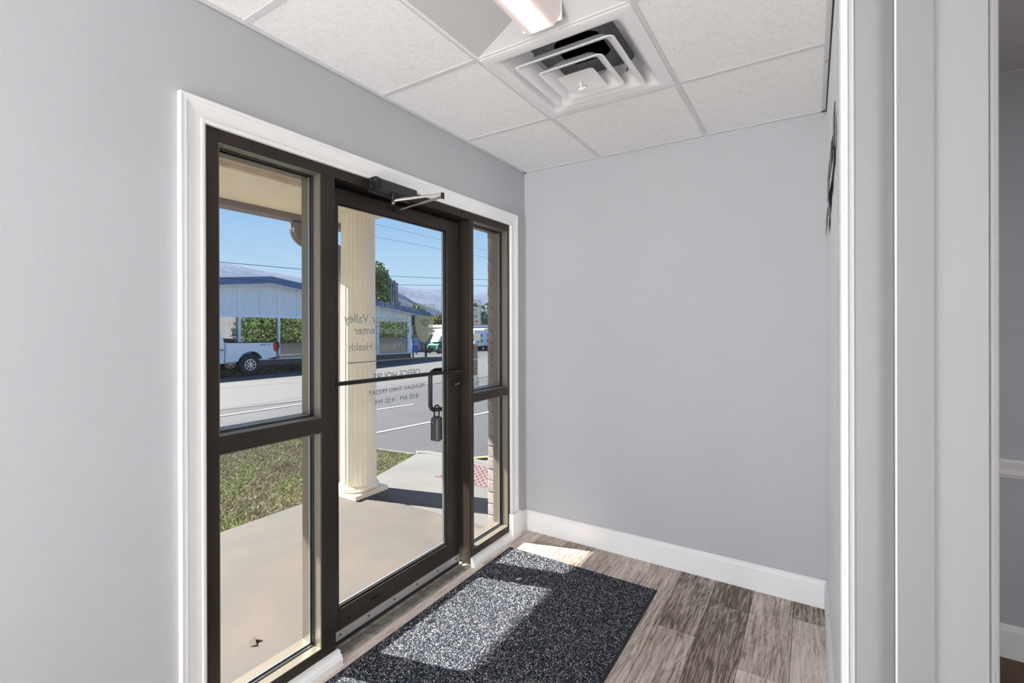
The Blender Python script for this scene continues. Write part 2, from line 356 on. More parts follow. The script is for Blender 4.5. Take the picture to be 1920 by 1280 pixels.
# ================================================================== CEILING
ceil = st(box('ceiling', 'dark', (-.1, 5.2, -8, D, H+.155, H+.19)), 'suspended ceiling of white speckled tiles in a metal grid')
TX = [0.0, .546, 1.156, XP]; TY = [D, 2.088, 1.478, .868, .258, -.352, -.962, -1.572, -2.182, -2.8, -3.4, -4.0, -8.0]
for i in range(3):
    for j in range(len(TY)-1):
        if i == 1 and j in (1, 2, 3): continue
        x0_, x1_, ya, yb = TX[i], TX[i+1], TY[j+1], TY[j]
        box('ceiling_tile', 'tile', (x0_, x1_, ya, yb, H+.002, H+.016), ceil, origin=((x0_+x1_)/2, (ya+yb)/2, H+.01))
for x in (.546, 1.156):
    box('ceiling_tee', 'tee', (x-.012, x+.012, -4, D, H-.0006, H+.0018), ceil, .0006)
for y in TY[1:-1]:
    for a, b in ((0, .534), (.558, 1.144), (1.168, XP)):
        if y == .868 and a == .558: continue
        box('ceiling_tee', 'tee', (a, b, y-.012, y+.012, H-.0004, H+.0018), ceil, .0006)
for b_ in ((0, .021, -4, D), (0, XP, D-.021, D), (XP-.021, XP, YE, D)):
    m_ = MB().box(*b_, H-.002, H+.0015)
    x0_, x1_, ya, yb = b_
    if x1_-x0_ < .1: m_.box(x0_ if x0_ == 0 else x1_-.0015, .0015 if x0_ == 0 else x1_, ya, yb, H-.002, H+.014)
    m_.build('wall_angle', 'tee', ceil)
box('ceiling_tile', 'tile_shaded', (XP+.145, 5.1, -8, D-.02, H+.002, H+.016), ceil)['label'] = 'tiles of the room at the right with its shade put into their colour'
MB().box(XP+.145, 5.1, D-.022, D, H-.002, H+.0015).build('wall_angle', 'tee', ceil)
for y in (D-.65, D-1.26, D-1.87):
    box('ceiling_tee', 'tee', (XP+.145, 5.1, y-.012, y+.012, H-.0006, H+.0018), ceil)
# ------------------------------------------------------------------ air diffuser
vd = thing('air_diffuser', (.851, 1.783, H), 'white square stepped air vent with nested louvre rings set in the ceiling grid', 'air vent')
cx_, cy_ = .851, 1.783
def sqr(h, z, rr=.02, n=4, ox=0, oy=0):
    pts = []
    for qx, qy, a0 in ((1, 1, 0), (-1, 1, 90), (-1, -1, 180), (1, -1, 270)):
        for k in range(n+1):
            a = math.radians(a0+90*k/n); pts.append((cx_+ox+qx*(h-rr)+rr*math.cos(a), cy_+oy+qy*(h-rr)+rr*math.sin(a), z))
    return pts
fr_ = MB().ring([sqr(.302, H+.004, .003), sqr(.302, H-.004, .003), sqr(.288, H-.0065, .005), sqr(.262, H-.005, .012), sqr(.254, H-.004, .02),
                 sqr(.243, H+.004, .03), sqr(.225, H+.030, .04), sqr(.175, H+.085, .05)], cap=False)
fr_.build('diffuser_frame', 'diff', vd, smooth=True)
for h, zb, nm in ((.205, -.014, 'louvre_ring'), (.137, -.026, 'louvre_ring'), (.078, -.036, 'centre_plate')):
    m_ = MB(); zo = H+zb
    if nm == 'louvre_ring':
        m_.ring([sqr(h-.004, zo-.002, .018), sqr(h, zo, .02), sqr(h-.004, zo+.003, .02), sqr(h-.035, zo+.032, .03), sqr(h-.050, zo+.048, .03),
                 sqr(h-.053, zo+.046, .03), sqr(h-.042, zo+.026, .03), sqr(h-.022, zo+.004, .02), sqr(h-.004, zo-.002, .018)], cap=False)
    else:
        m_.ring([sqr(h-.06, zo+.009, .01), sqr(h-.012, zo+.002, .015), sqr(h, zo, .015), sqr(h-.002, zo+.003, .015), sqr(h-.03, zo+.02, .02), sqr(h-.055, zo+.022, .015)])
    m_.build(nm, 'diff', vd, smooth=True)
sq_ = sqr(.175, H+.085, .05); cc_ = [(cx_+.118*math.cos(t), cy_+.118*math.sin(t), H+.100) for t in [math.atan2(p_[1]-cy_, p_[0]-cx_) for p_ in sq_]]
MB().ring([sq_, cc_], cap=False).build('back_plate', 'diffback', vd)
for a, b in ((1, 1), (-1, 1), (-1, -1), (1, -1)):
    MB().tube([(cx_+a*.150, cy_+b*.150, H+.085), (cx_+a*.140, cy_+b*.140, H+.03)], .0035, 6).build('support_strut', 'diffback', vd)
MB().lathe(cx_, cy_, [(.130, H+.102), (.130, H+.152), (.125, H+.152), (.125, H+.102)], 32).build('duct_collar', 'duct', vd, smooth=True)
MB().lathe(cx_, cy_, [(.124, H+.150), (.124, H+.153)], 32).build('duct_opening', 'dark', vd)
for k in range(7):
    y = cy_-.11+k*.036; hw = math.sqrt(max(.0, .12**2-(y-cy_)**2))
    MB().box(cx_-hw, cx_+hw, y-.001, y+.001, H+.108, H+.135).build('damper_blade', 'duct', vd)
MB().tube([(cx_-.008, cy_+.0, H-.034), (cx_-.008, cy_+.0, H-.050), (cx_-.006, cy_+.01, H-.056)], .0028, 8).cyl((cx_-.02, cy_+.012, H-.057), (cx_+.01, cy_+.012, H-.057), .0035, 8).build('damper_handle', 'white', vd)
# ------------------------------------------------------------------ ceiling lamp
lm = thing('ceiling_lamp', (.851, .868, H), 'recessed ceiling lamp with white sloped reflectors and a glowing pinkish lens', 'ceiling lamp')
ax0, ax1, by0, by1 = .558, 1.144, .270, 1.466
MB().ring([[(x0_, y_, H+z_) for x0_, y_ in ((ax0-o_, by0-o_), (ax1+o_, by0-o_), (ax1+o_, by1+o_), (ax0-o_, by1+o_))] for o_, z_ in ((.012, .003), (.012, -.002), (0, -.002), (0, .003))], cap=False).build('lamp_frame', 'white', lm)
lx0, lx1, ly1 = .795, .945, 1.395; zr = H+.055
M['reflector'] = mat('reflector_enamel', (.60, .60, .60), .4)
MB().add([(ax0, by0, H), (ax0, by1, H), (lx0, ly1, zr), (lx0, by0+.07, zr)], [(0, 1, 2, 3)]).build('reflector_panel', 'reflector', lm)
MB().add([(ax1, by0, H), (ax1, by1, H), (lx1, ly1, zr), (lx1, by0+.07, zr)], [(3, 2, 1, 0)]).build('reflector_panel', 'reflector', lm)
MB().add([(ax0, by1, H), (ax1, by1, H), (lx1, ly1, zr), (lx0, ly1, zr)], [(0, 1, 2, 3)]).build('reflector_panel', 'reflector', lm)
MB().add([(ax0, by0, H), (ax1, by0, H), (lx1, by0+.07, zr), (lx0, by0+.07, zr)], [(3, 2, 1, 0)]).build('reflector_panel', 'reflector', lm)
MB().box(lx0, lx1, by0+.07, ly1, zr, zr+.03).build('lamp_housing', 'reflector', lm)
ctr = (lx0+lx1)/2
ln_ = MB(); secs = []
for y in (by0+.072, ly1+.012):
    secs.append([(lx0+.004, y, zr-.001), (lx0+.004, y, H-.012), (lx0+.025, y, H-.03), (lx1-.03, y, H-.03), (lx1-.004, y, H-.005), (lx1-.004, y, zr-.001)])
ln_.ring(secs); ln_.build('lamp_lens', 'lens', lm, origin=(ctr, .868, H))
ln2 = MB().box(lx0, lx1, ly1+.010, ly1+.016, H-.020, zr); ln2.build('lens_end_cap', 'white', lm, .002)

# ================================================================== ENTRANCE: frame
def sweep(path, offs, prof, plane):
    """profile (u across width, h off the wall) swept along path with mitre offsets; plane(y,z,h)->xyz"""
    return [[plane(p[0]+o_[0]*u, p[1]+o_[1]*u, h) for u, h in prof] for p, o_ in zip(path, offs)]
casprof = [(0, 0), (0, .014), (.006, .017), (.012, .017), (.014, .013), (.030, .014), (.052, .018), (.056, .0205), (.064, .0205), (.072, .022), (.074, .020), (.074, 0)]
cs = thing('trim_1', (0, 1.64, 0), 'white moulded casing around the bronze entrance frame', kind='structure')
yi0, yi1, zi = .742, 2.548, 2.020
pl = lambda y, z, h: (h, y, z)
for a, b, oa, ob in (((yi0, 0), (yi0, zi), (-1, 0), (-1, 1)), ((yi0, zi), (yi1, zi), (-1, 1), (1, 1)), ((yi1, zi), (yi1, .16), (1, 1), (1, 0))):
    MB().ring(sweep([a, b], [oa, ob], casprof, pl)).build('casing_board', 'white', cs)
MB().box(0, .034, 2.535, 2.640, 0, .168).build('plinth_block', 'white', cs, .004)
for a, b in ((.742, 1.243), (2.133, 2.536)):
    pts = [(0, 0), (.030, 0), (.032, .020), (.026, .034), (.018, .038), (.016, .050), (0, .052)]
    MB().ring([[(x, a, z) for x, z in pts], [(x, b, z) for x, z in pts]]).build('shoe_moulding', 'white', cs)

FD = -.112                                       # frame depth
def frame_part(nm, b, parent): return box(nm, 'bronze', b, parent, .0015)
dr = thing('door_1', (0, 1.69, 0), 'bronze framed glass entrance door seen from inside', kind='structure')
w1 = thing('window_1', (0, .98, 0), 'tall glass sidelight left of the entrance door', kind='structure')
w2 = thing('window_2', (0, 2.35, 0), 'narrow glass sidelight right of the entrance door', kind='structure')
frame_part('jamb', (FD, 0, .737, .787, 0, zt), w1)
frame_part('mullion', (FD, 0, 1.170, 1.234, 0, 1.979), dr)
frame_part('mullion', (FD, 0, 2.139, 2.167, 0, 1.979), dr)
frame_part('jamb', (FD, 0, 2.533, 2.552, 0, zt), w2)
frame_part('head', (FD, 0, .787, 1.202, 1.979, zt), w1)
frame_part('head', (FD, 0, 1.202, 2.153, 1.979, zt), dr)
frame_part('head', (FD, 0, 2.153, 2.533, 1.979, zt), w2)
MB().box(FD, -.1, 1.234, 2.139, 1.955, 1.979).box(FD, -.1, 1.234, 1.246, .02, 1.96).box(FD, -.1, 2.127, 2.139, .02, 1.96).build('door_stop', 'gasket', dr)
def sidelight(w, ya, yb, zm0, zm1):
    frame_part('sill_rail', (FD, 0, ya, yb, .040, .088), w)
    frame_part('mid_rail', (FD+.02, .0005, ya-.0, yb+.0, zm0, zm1), w)
    for z0, z1, nm in ((.088, zm0, 'lower'), (zm1, 1.979, 'upper')):
        gl = box('window_pane', 'glass', (-.064, -.058, ya+.006, yb-.006, z0+.006, z1-.006), w)
        # inner stop (x -.018..-.05), black gasket, silver spacer, outer stop
        def ring4(x0, x1, t, m, nm2):
            MB().box(x0, x1, ya, ya+t, z0, z1).box(x0, x1, yb-t, yb, z0, z1).box(x0, x1, ya+t, yb-t, z0, z0+t).box(x0, x1, ya+t, yb-t, z1-t, z1).build(nm2, m, w)
        ring4(-.045, -.004, .004, 'bead', 'glazing_bead'); ring4(-.058, -.045, .007, 'gasket', 'gasket')
        ring4(-.068, -.064, .009, 'gasket', 'gasket'); ring4(-.1125, -.068, .011, 'bead', 'glazing_bead')
        MB().box(-.066, -.062, yb-.0125, yb-.0075, z0+.008, z1-.008).box(-.066, -.062, ya+.0075, ya+.0125, z0+.008, z1-.008).box(-.066, -.062, ya+.01, yb-.01, z0+.0075, z0+.012).build('spacer_strip', 'alu', w)
        if z0 > .5: up_ = gl
    return up_
pane1 = sidelight(w1, .787, 1.170, .950, 1.008)
pane2 = sidelight(w2, 2.167, 2.533, .934, .984)
# door leaf
DX0, DX1 = -.108, -.066
frame_part('stile', (DX0, DX1, 1.243, 1.300, .072, 1.962), dr)
frame_part('stile', (DX0, DX1, 2.014, 2.112, .072, 1.962), dr)
frame_part('top_rail', (DX0, DX1, 1.300, 2.014, 1.900, 1.962), dr)
frame_part('bottom_rail', (DX0, DX1, 1.300, 2.014, .072, .158), dr)
pane = box('door_glass', 'glass', (-.092, -.086, 1.296, 2.018, .150, 1.908), dr)
MB().box(-.086, -.079, 1.300, 1.306, .158, 1.9).box(-.086, -.079, 2.008, 2.014, .158, 1.9).box(-.086, -.079, 1.306, 2.008, .158, .164).box(-.086, -.079, 1.306, 2.008, 1.894, 1.9).build('gasket', 'gasket', dr)
MB().box(-.098, -.092, 2.0065, 2.014, .158, 1.9).box(-.098, -.092, 1.300, 2.0065, .158, .166).build('spacer_strip', 'alu', dr)
sw = MB().box(-.066, -.060, 1.246, 2.108, .034, .074).box(-.060, -.057, 1.246, 2.108, .066, .074).build('door_sweep', 'alu', dr, .001)
for k in range(6):
    y = 1.30+k*.155; MB().cyl((-.0605, y, .056), (-.0575, y, .056), .0045, 10).build('screw', 'lockdark', sw)
box('sweep_brush', 'rubber', (-.074, -.064, 1.246, 2.108, .014, .036), dr)
MB().tube([(-.0655, 1.47, .118), (-.063, 1.472, .118), (-.063, 1.508, .119), (-.0655, 1.51, .119)], .004, 6).build('weep_cover', 'black', dr)
# threshold
th = MB(); pf = [(-.15, -.012), (-.15, -.002), (-.12, .011), (-.060, .011), (-.058, .004)]
(x+.0015, .002), (x+.0065, .002)
pf += [(-.006, .009), (.002, .001), (.002, -.005)]
th.ring([[(a, 1.234, b) for a, b in pf], [(a, 2.139, b) for a, b in pf]]); th.build('threshold', 'sill', dr)
# push bar
pb = MB(); zb = 1.131
pb.ring([[(-.030+.011*math.cos(t)*1.1, y, zb-(y-1.25)*.012+.0098*math.sin(t)) for t in [math.pi*k/8 for k in range(16)]] for y in (1.252, 2.098)])
pbar = pb.build('push_bar', 'black', dr, smooth=True)
for y in (1.268, 2.072):
    MB().cyl((DX1, y, zb-(y-1.25)*.012), (-.036, y, zb-(y-1.25)*.012), .0085, 12).build('bar_standoff', 'black', pbar, smooth=True)
# lock cylinder and thumb turn
lk = MB().cyl((DX1, 2.072, 1.046), (DX1+.012, 2.072, 1.046), .019, 20).build('lock_cylinder', 'black', dr, .002)
MB().tube([(DX1+.012, 2.072, 1.046), (DX1+.024, 2.073, 1.046), (DX1+.028, 2.082, 1.050)], .0035, 8).box(DX1+.011, DX1+.016, 2.066, 2.070, 1.036, 1.042).build('thumb_turn', 'chrome', lk)
MB().cyl((DX1, 2.068, .957), (DX1+.002, 2.068, .957), .006, 12).build('screw_cap', 'black', dr)
# outside pull handle
hp = [(-.106, 2.068, 1.120), (-.150, 2.066, 1.122), (-.163, 2.050, 1.122), (-.165, 2.020, 1.121), (-.166, 1.996, 1.112), (-.166, 1.984, 1.09), (-.166, 1.983, 1.05), (-.166, 1.983, .955), (-.166, 1.984, .925), (-.166, 1.992, .908), (-.165, 2.008, .899), (-.163, 2.045, .897), (-.150, 2.066, .897), (-.106, 2.068, .897)]
MB().tube(hp, .0125, 12).build('pull_handle', 'black', dr, smooth=True)
# closer
cl = thing('door_closer', (0, 1.53, 1.998), 'black door closer with a folded chrome arm mounted above the glass door', 'door closer')
MB().box(0, .056, 1.425, 1.655, 1.976, 2.020).build('closer_body', 'lockdark', cl, .006)
ec = MB().ring([[(x_, y_, z_) for x_, z_ in ((.0, 1.968), (.045, 1.968), (.060, 1.978), (.062, 2.012), (.050, 2.024), (0, 2.024))] for y_ in (1.405, 1.428)])
eco = ec.build('end_cap', 'black', cl, .002)
for a, b in ((.018, 2.010), (.018, 1.984), (.045, 2.008)):
    MB().cyl((a, 1.4055, b), (a, 1.403, b), .003, 8).build('screw', 'lockgrey', eco)
MB().box(-.004, .006, 1.408, 1.650, 1.964, 1.985).build('mounting_plate', 'lockdark', cl, .001)
MB().cyl((.034, 1.520, 1.978), (.034, 1.520, 1.944), .014, 16).cyl((.034, 1.520, 1.944), (.034, 1.520, 1.934), .008, 12).build('pinion', 'black', cl)
MB().cyl((.034, 1.520, 1.935), (.034, 1.520, 1.929), .009, 12).build('pinion_screw', 'chrome', cl)
MB().tube([(.034, 1.520, 1.946), (.15, 1.580, 1.958), (.235, 1.628, 1.968)], [.0085, .006, .0052], 6).build('main_arm', 'chrome', cl, smooth=True)
MB().cyl((.235, 1.628, 1.974), (.235, 1.628, 1.948), .008, 12).build('elbow_joint', 'black', cl)
MB().tube([(.235, 1.628, 1.956), (.09, 1.632, 1.948)], .0058, 8).build('forearm', 'chrome', cl, smooth=True)
MB().tube([(.10, 1.632, 1.948), (-.045, 1.635, 1.938)], .0042, 8).build('adjusting_rod', 'chrome', cl, smooth=True)
MB().box(-.066, -.040, 1.605, 1.665, 1.928, 1.944).build('arm_shoe', 'black', cl, .002)
# key lock box hanging on the handle
lb = thing('key_lock_box', (-.163, 2.012, .72), 'grey and black key lock box hanging from the outside door handle', 'lock box')
LX, LY = -.166, 2.036
def rrect(x0, x1, y0, y1, z, r=.012):
    pts = []
    for (a, b, s0) in ((x1-r, y1-r, 0), (x0+r, y1-r, 90), (x0+r, y0+r, 180), (x1-r, y0+r, 270)):
        for k in range(4): t = math.radians(s0+30*k); pts.append((a+r*math.cos(t), b+r*math.sin(t), z))
    return pts
MB().ring([rrect(LX-.026+i_, LX+.018-i_, LY-.026+i_, LY+.036+j_, z, r_) for z, r_, i_, j_ in ((.722, .004, .001, .004), (.726, .006, 0, .004), (.835, .006, 0, -.004), (.850, .007, .003, -.008), (.857, .006, .009, -.014))]).build('lock_box_case', 'lockdark', lb, .002)
MB().ring([rrect(LX+.015, LX+.029-i_, LY-.027+i_, LY+.012+j_, z, .005) for z, i_, j_ in ((.720, .002, -.008), (.724, 0, -.006), (.75, 0, 0), (.835, .001, 0), (.850, .006, -.004))]).build('lock_box_cover', 'lockgrey', lb, .003)
MB().tube([(LX, LY-.020, .85), (LX, LY-.020, .898)]+[(LX, LY-.020*math.cos(t), .905+.016*math.sin(t)) for t in [math.pi*k/8 for k in range(9)]]+[(LX, LY+.020, .898), (LX, LY+.020, .85)], .0048, 8).build('shackle', 'black', lb, smooth=True)
MB().cyl((LX-.004, LY-.026, .826), (LX-.004, LY-.0285, .826), .004, 10).build('rivet', 'chrome', lb)

# ------------------------------------------------------------------ lettering (reads from outside)
def text(s_, ya, yb, zbase, cap, m, parent, x=-.0945, bold=0.0, name='lettering'):
    cu = bpy.data.curves.new(name, 'FONT'); cu.body = s_; cu.offset = bold; cu.resolution_u = 4; cu.size = 1
    tmp = bpy.data.objects.new('t', cu); C.objects.link(tmp); bpy.context.view_layer.update()
    me = bpy.data.meshes.new_from_object(tmp.evaluated_get(bpy.context.evaluated_depsgraph_get())); bpy.data.objects.remove(tmp)
    co = np.empty(len(me.vertices)*3); me.vertices.foreach_get('co', co); co = co.reshape(-1, 3)
    x0, x1 = co[:, 0].min(), co[:, 0].max(); capu = .73
    out = np.empty_like(co); out[:, 1] = ya+(co[:, 0]-x0)/(x1-x0)*(yb-ya); out[:, 2] = zbase+co[:, 1]/capu*cap; out[:, 0] = x
    me.vertices.foreach_set('co', out.ravel()); me.update(); me.materials.append(M[m])
    o = bpy.data.objects.new(name, me); C.objects.link(o); attach(o, parent); return o
text('PRIMARY CARE', 1.940, 1.556, 1.450, .044, 'film', pane, bold=-.008)
text('Greenbrier Valley', 1.762, 1.350, 1.388, .043, 'film', pane, bold=.012)
text('Medical Center', 1.750, 1.402, 1.336, .039, 'film', pane, bold=.012)
text('Vandalia Health', 1.690, 1.378, 1.262, .036, 'film', pane, bold=.005)
text('OFFICE HOURS', 1.826, 1.512, 1.115, .037, 'filmdark', pane)
text('MONDAY THRU FRIDAY', 1.858, 1.484, 1.049, .0255, 'filmdark', pane)
text('8:00 AM - 4:00 PM', 1.812, 1.526, .999, .0255, 'filmdark', pane)
MB().box(-.0948, -.0944, 1.372, 1.872, 1.2055, 1.2105).build('printed_rule', 'film', pane)
# health group mark: two small curls and a dot
mk = MB()
def arc(cy, cz, r, a0, a1, w, n=10):
    secs = []
    for k in range(n+1):
        t = math.radians(a0+(a1-a0)*k/n); secs.append([(-.0945, cy+(r-w)*math.cos(t), cz+(r-w)*math.sin(t)), (-.0945, cy+r*math.cos(t), cz+r*math.sin(t))])
    mk.ring(secs, close=False)
arc(1.727, 1.289, .014, -20, 230, .004); arc(1.727, 1.264, .014, -200, 60, .004); arc(1.700, 1.277, .006, 0, 360, .006)
mk.build('printed_mark', 'film', pane)
# shield
sh = [(1.782, 1.434), (1.848, 1.434), (1.859, 1.426), (1.870, 1.434), (1.937, 1.434), (1.937, 1.380), (1.930, 1.345), (1.915, 1.315), (1.892, 1.29), (1.8595, 1.272), (1.827, 1.29), (1.804, 1.315), (1.789, 1.345), (1.782, 1.380)]
c_ = (1.8595, 1.36); shi = [(c_[0]+(a-c_[0])*.91, c_[1]+(b-c_[1])*.91) for a, b in sh]
n_ = len(sh)
MB().add([(-.0945, a, b) for a, b in shi], [tuple(range(n_))]).build('printed_shield', 'filmshield', pane)
MB().ring([[(-.0946, a, b) for a, b in [((shi[i][0]*.5+sh[i][0]*.5), (shi[i][1]*.5+sh[i][1]*.5)) for i in range(n_)]], [(-.0946, a, b) for a, b in sh]], cap=False).build('shield_outline', 'filmteal', pane)
text('G', 1.893, 1.860, 1.375, .034, 'filmteal', pane, x=-.0940, bold=.0)
text('V', 1.862, 1.832, 1.375, .034, 'filmteal', pane, x=-.0940)
text('MC', 1.888, 1.836, 1.328, .030, 'yellow', pane, x=-.0940, bold=.0)
# sidelight notices
XN = -.0655
def flat(nm, m, a, b, z0, z1, x=XN, par=None): return MB().box(x-.0003, x, a, b, z0, z1).build(nm, m, par or pane2)
flat('notice', 'filmlight', 2.190, 2.325, 1.382, 1.528)
for a, b, z0, z1 in ((2.19, 2.325, 1.5265, 1.5285), (2.19, 2.325, 1.452, 1.454), (2.323, 2.325, 1.452, 1.528), (2.2, 2.318, 1.478, 1.480), (2.24, 2.285, 1.466, 1.470)):
    flat('notice_print', 'darkink', a, b, z0, z1, XN+.0006)
MB().add([(XN+.0008, 2.215+.0*k, 1.0) for k in range(0)], []).add([(XN+.0008, a, b) for a, b in ((2.20, 1.488), (2.315, 1.488), (2.312, 1.494), (2.29, 1.500), (2.285, 1.508), (2.268, 1.514), (2.255, 1.506), (2.235, 1.508), (2.225, 1.498))], [tuple(range(9))]).build('notice_picture', 'filmdark', pane2)
flat('notice_print', 'blueink', 2.225, 2.290, 1.425, 1.438, XN+.0006); flat('notice_print', 'redink', 2.27, 2.30, 1.398, 1.406, XN+.0006); flat('notice_print', 'blueink', 2.225, 2.27, 1.392, 1.395, XN+.0006)
flat('notice', 'paper', 2.180, 2.322, 1.283, 1.326)
for z0 in (1.172, 1.076):
    flat('notice', 'film', 2.175, 2.293, z0, z0+.094)
    mk = MB(); cyy, czz = 2.233, z0+.047
    def arc2(r, w, xx):
        mk.ring([[(xx, cyy+(r-w)*math.cos(t), czz+(r-w)*math.sin(t)), (xx, cyy+r*math.cos(t), czz+r*math.sin(t))] for t in [2*math.pi*k/28 for k in range(29)]], close=False)
    arc2(.043, .005, XN+.0006)
    d_ = .026
    mk.add([(XN+.0006, cyy-d_-.002, czz-d_+.002), (XN+.0006, cyy-d_+.002, czz-d_-.002), (XN+.0006, cyy+d_+.002, czz+d_-.002), (XN+.0006, cyy+d_-.002, czz+d_+.002)], [(0, 1, 2, 3)])
    mk.build('prohibition_symbol', 'redink', pane2)
    flat('notice_print', 'redink', 2.235, 2.262, z0+.036, z0+.041, XN+.0008)
flat('notice', 'filmlight', 2.18, 2.309, 1.002, 1.073)
mk = MB(); cyy, czz = 2.288, 1.024
mk.ring([[(XN+.0006, cyy+(.011)*math.cos(t), czz+.011*math.sin(t)), (XN+.0006, cyy+.0145*math.cos(t), czz+.0098*math.sin(t))] for t in [math.radians(-130+k*10) for k in range(29)]], close=False)
for a, b, z0, z1 in ((2.284, 2.288, 1.028, 1.052), (2.270, 2.286, 1.028, 1.032), (2.268, 2.272, 1.012, 1.030), (2.283, 2.290, 1.055, 1.063)): mk.box(XN+.0004, XN+.0006, a, b, z0, z1)
mk.build('wheelchair_symbol', 'darkink', pane2)
for k in range(3): flat('notice_print', 'darkink', 2.20+.022*k, 2.213+.022*k, 1.048, 1.054, XN+.0006)

# ================================================================== baseboards, doorway casing
bprof = [(0, 0), (.014, 0), (.014, .112), (.010, .122), (.009, .128), (.004, .134), (0, .134)]
def base(nm, a, b, axis, m='white', flip=1):
    if axis == 'x': secs = [[(x, a[1]-h, z) for h, z in bprof] for x in (a[0], b[0])]
    else: secs = [[(a[0]+flip*h, y, z) for h, z in bprof] for y in (a[1], b[1])]
    return st(MB().ring(secs).build(nm, m))
base('baseboard_back', (0, D), (XP, D), 'x'); base('baseboard_left', (0, 2.640), (0, D), 'y')
base('baseboard_far', (XP+.145, D), (5.1, D), 'x')
base('baseboard_right', (XP, .96), (XP, D), 'y', flip=-1)
cr_ = thing('trim_2', (XP+.145, D, .77), 'white chair rail on the wall of the room at the right', kind='structure')
crp = [(0, .742), (.008, .742), (.010, .750), (.018, .756), (.022, .780), (.030, .800), (.034, .812), (.030, .820), (0, .820)]
MB().ring([[(x, D-h, z) for h, z in crp] for x in (XP+.145, 5.1)]).build('chair_rail', 'white', cr_)
# doorway jamb beside the camera
jb = thing('trim_3', (XP, YE, 0), 'white door casing and painted jamb beside the camera at the right', kind='structure')
def vert(nm, m, pts, z1=2.10, z0=0): return MB().prism(pts, z0, z1).build(nm, m, jb, .0012)
xl = 1.6776
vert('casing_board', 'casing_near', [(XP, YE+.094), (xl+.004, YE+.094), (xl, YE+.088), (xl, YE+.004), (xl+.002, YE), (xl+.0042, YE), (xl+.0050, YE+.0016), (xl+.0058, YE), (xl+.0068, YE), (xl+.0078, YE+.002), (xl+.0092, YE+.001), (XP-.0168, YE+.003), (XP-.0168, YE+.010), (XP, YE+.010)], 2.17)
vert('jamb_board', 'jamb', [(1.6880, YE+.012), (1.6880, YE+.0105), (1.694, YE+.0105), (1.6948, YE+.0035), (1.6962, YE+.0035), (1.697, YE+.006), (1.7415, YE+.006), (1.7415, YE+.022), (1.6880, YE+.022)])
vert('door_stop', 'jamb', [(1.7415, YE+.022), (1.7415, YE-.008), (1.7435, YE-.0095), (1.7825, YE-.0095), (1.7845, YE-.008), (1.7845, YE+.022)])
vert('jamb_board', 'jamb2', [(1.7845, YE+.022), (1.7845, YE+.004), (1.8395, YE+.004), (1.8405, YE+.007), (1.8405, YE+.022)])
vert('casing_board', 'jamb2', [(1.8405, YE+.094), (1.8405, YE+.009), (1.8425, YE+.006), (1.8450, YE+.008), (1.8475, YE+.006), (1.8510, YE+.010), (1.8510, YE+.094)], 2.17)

vert('edge_highlight', 'highlight_edge', [(1.6930, YE+.0068), (1.6930, YE+.0030), (1.6938, YE+.0022), (1.6948, YE+.0030), (1.6948, YE+.0068)])  # pale strips painted in as bright highlights on the jamb and stop edges
vert('edge_highlight', 'highlight_edge', [(1.7405, YE-.0070), (1.7405, YE-.0105), (1.7415, YE-.0115), (1.7432, YE-.0110), (1.7432, YE-.0070)])
# small wire with hooks along the top of the right wall, dark hanging strips
wh = thing('ceiling_wire', (XP-.004, 2.2, 2.39), 'thin grey wire with small hooks along the top of the right wall', 'wire')
MB().tube([(XP-.0035, 1.55, H-.006), (XP-.0035, D-.01, H-.006)], .0018, 6).build('wire_strand', 'darkink', wh)
for y in (1.76, 2.18, 2.68):
    MB().tube([(XP-.004, y, H-.008), (XP-.006, y+.002, H-.018), (XP-.012, y+.004, H-.022), (XP-.018, y+.006, H-.016)], .0012, 6).build('wire_hook', 'lockgrey', wh)
hg = thing('wall_decoration', (XP, 1.95, 1.9), 'black metal decoration of overlapping strips on the right wall, seen edge on', 'wall decoration')
for a, b, z0, z1, off in ((1.60, 1.72, 1.90, 2.00, .006), (1.72, 1.90, 1.86, 1.93, .010), (1.80, 1.92, 1.90, 1.97, .005), (1.90, 2.12, 1.83, 1.92, .011), (2.08, 2.22, 1.80, 1.88, .006), (1.98, 2.34, 1.84, 1.87, .003), (2.20, 2.44, 1.76, 1.83, .009)):
    MB().box(XP-off-.002, XP-off, a, b, z0, z1).build('metal_strip', 'black', hg, .0005)

# ================================================================== FLOOR MAT
mt = thing('floor_mat', (.52, 1.7, 0), 'dark blue speckled entrance mat lying in front of the glass door, half in sunlight', 'mat')
mx0, mx1, my0, my1 = .062, .966, .93, 2.452
MB().prism([(mx0, my0), (mx1, my0), (mx1, my1), (mx0, my1)], 0.0005, .006).build('rubber_border', 'rubber', mt, .002)
def scatter(name, parent, m, P, N_col, h, w, lean, label=None, flip=False):
    """one small leaning triangle per point"""
    n = len(P); rng = np.random.default_rng(5)
    a = rng.uniform(0, 2*np.pi, n); hh = h*rng.uniform(.6, 1.2, n); ww = w*rng.uniform(.6, 1.3, n)
    d = np.stack([np.cos(a), np.sin(a), np.zeros(n)], 1); la = rng.uniform(0, 2*np.pi, n); ln = lean*rng.uniform(.2, 1, n)
    tip = P+np.stack([np.cos(la)*ln, np.sin(la)*ln, hh], 1)
    V = np.empty((n, 3, 3)); V[:, 0] = P-d*ww[:, None]/2; V[:, 1] = P+d*ww[:, None]/2; V[:, 2] = tip
    return trimesh(name, parent, m, V, N_col, 3)
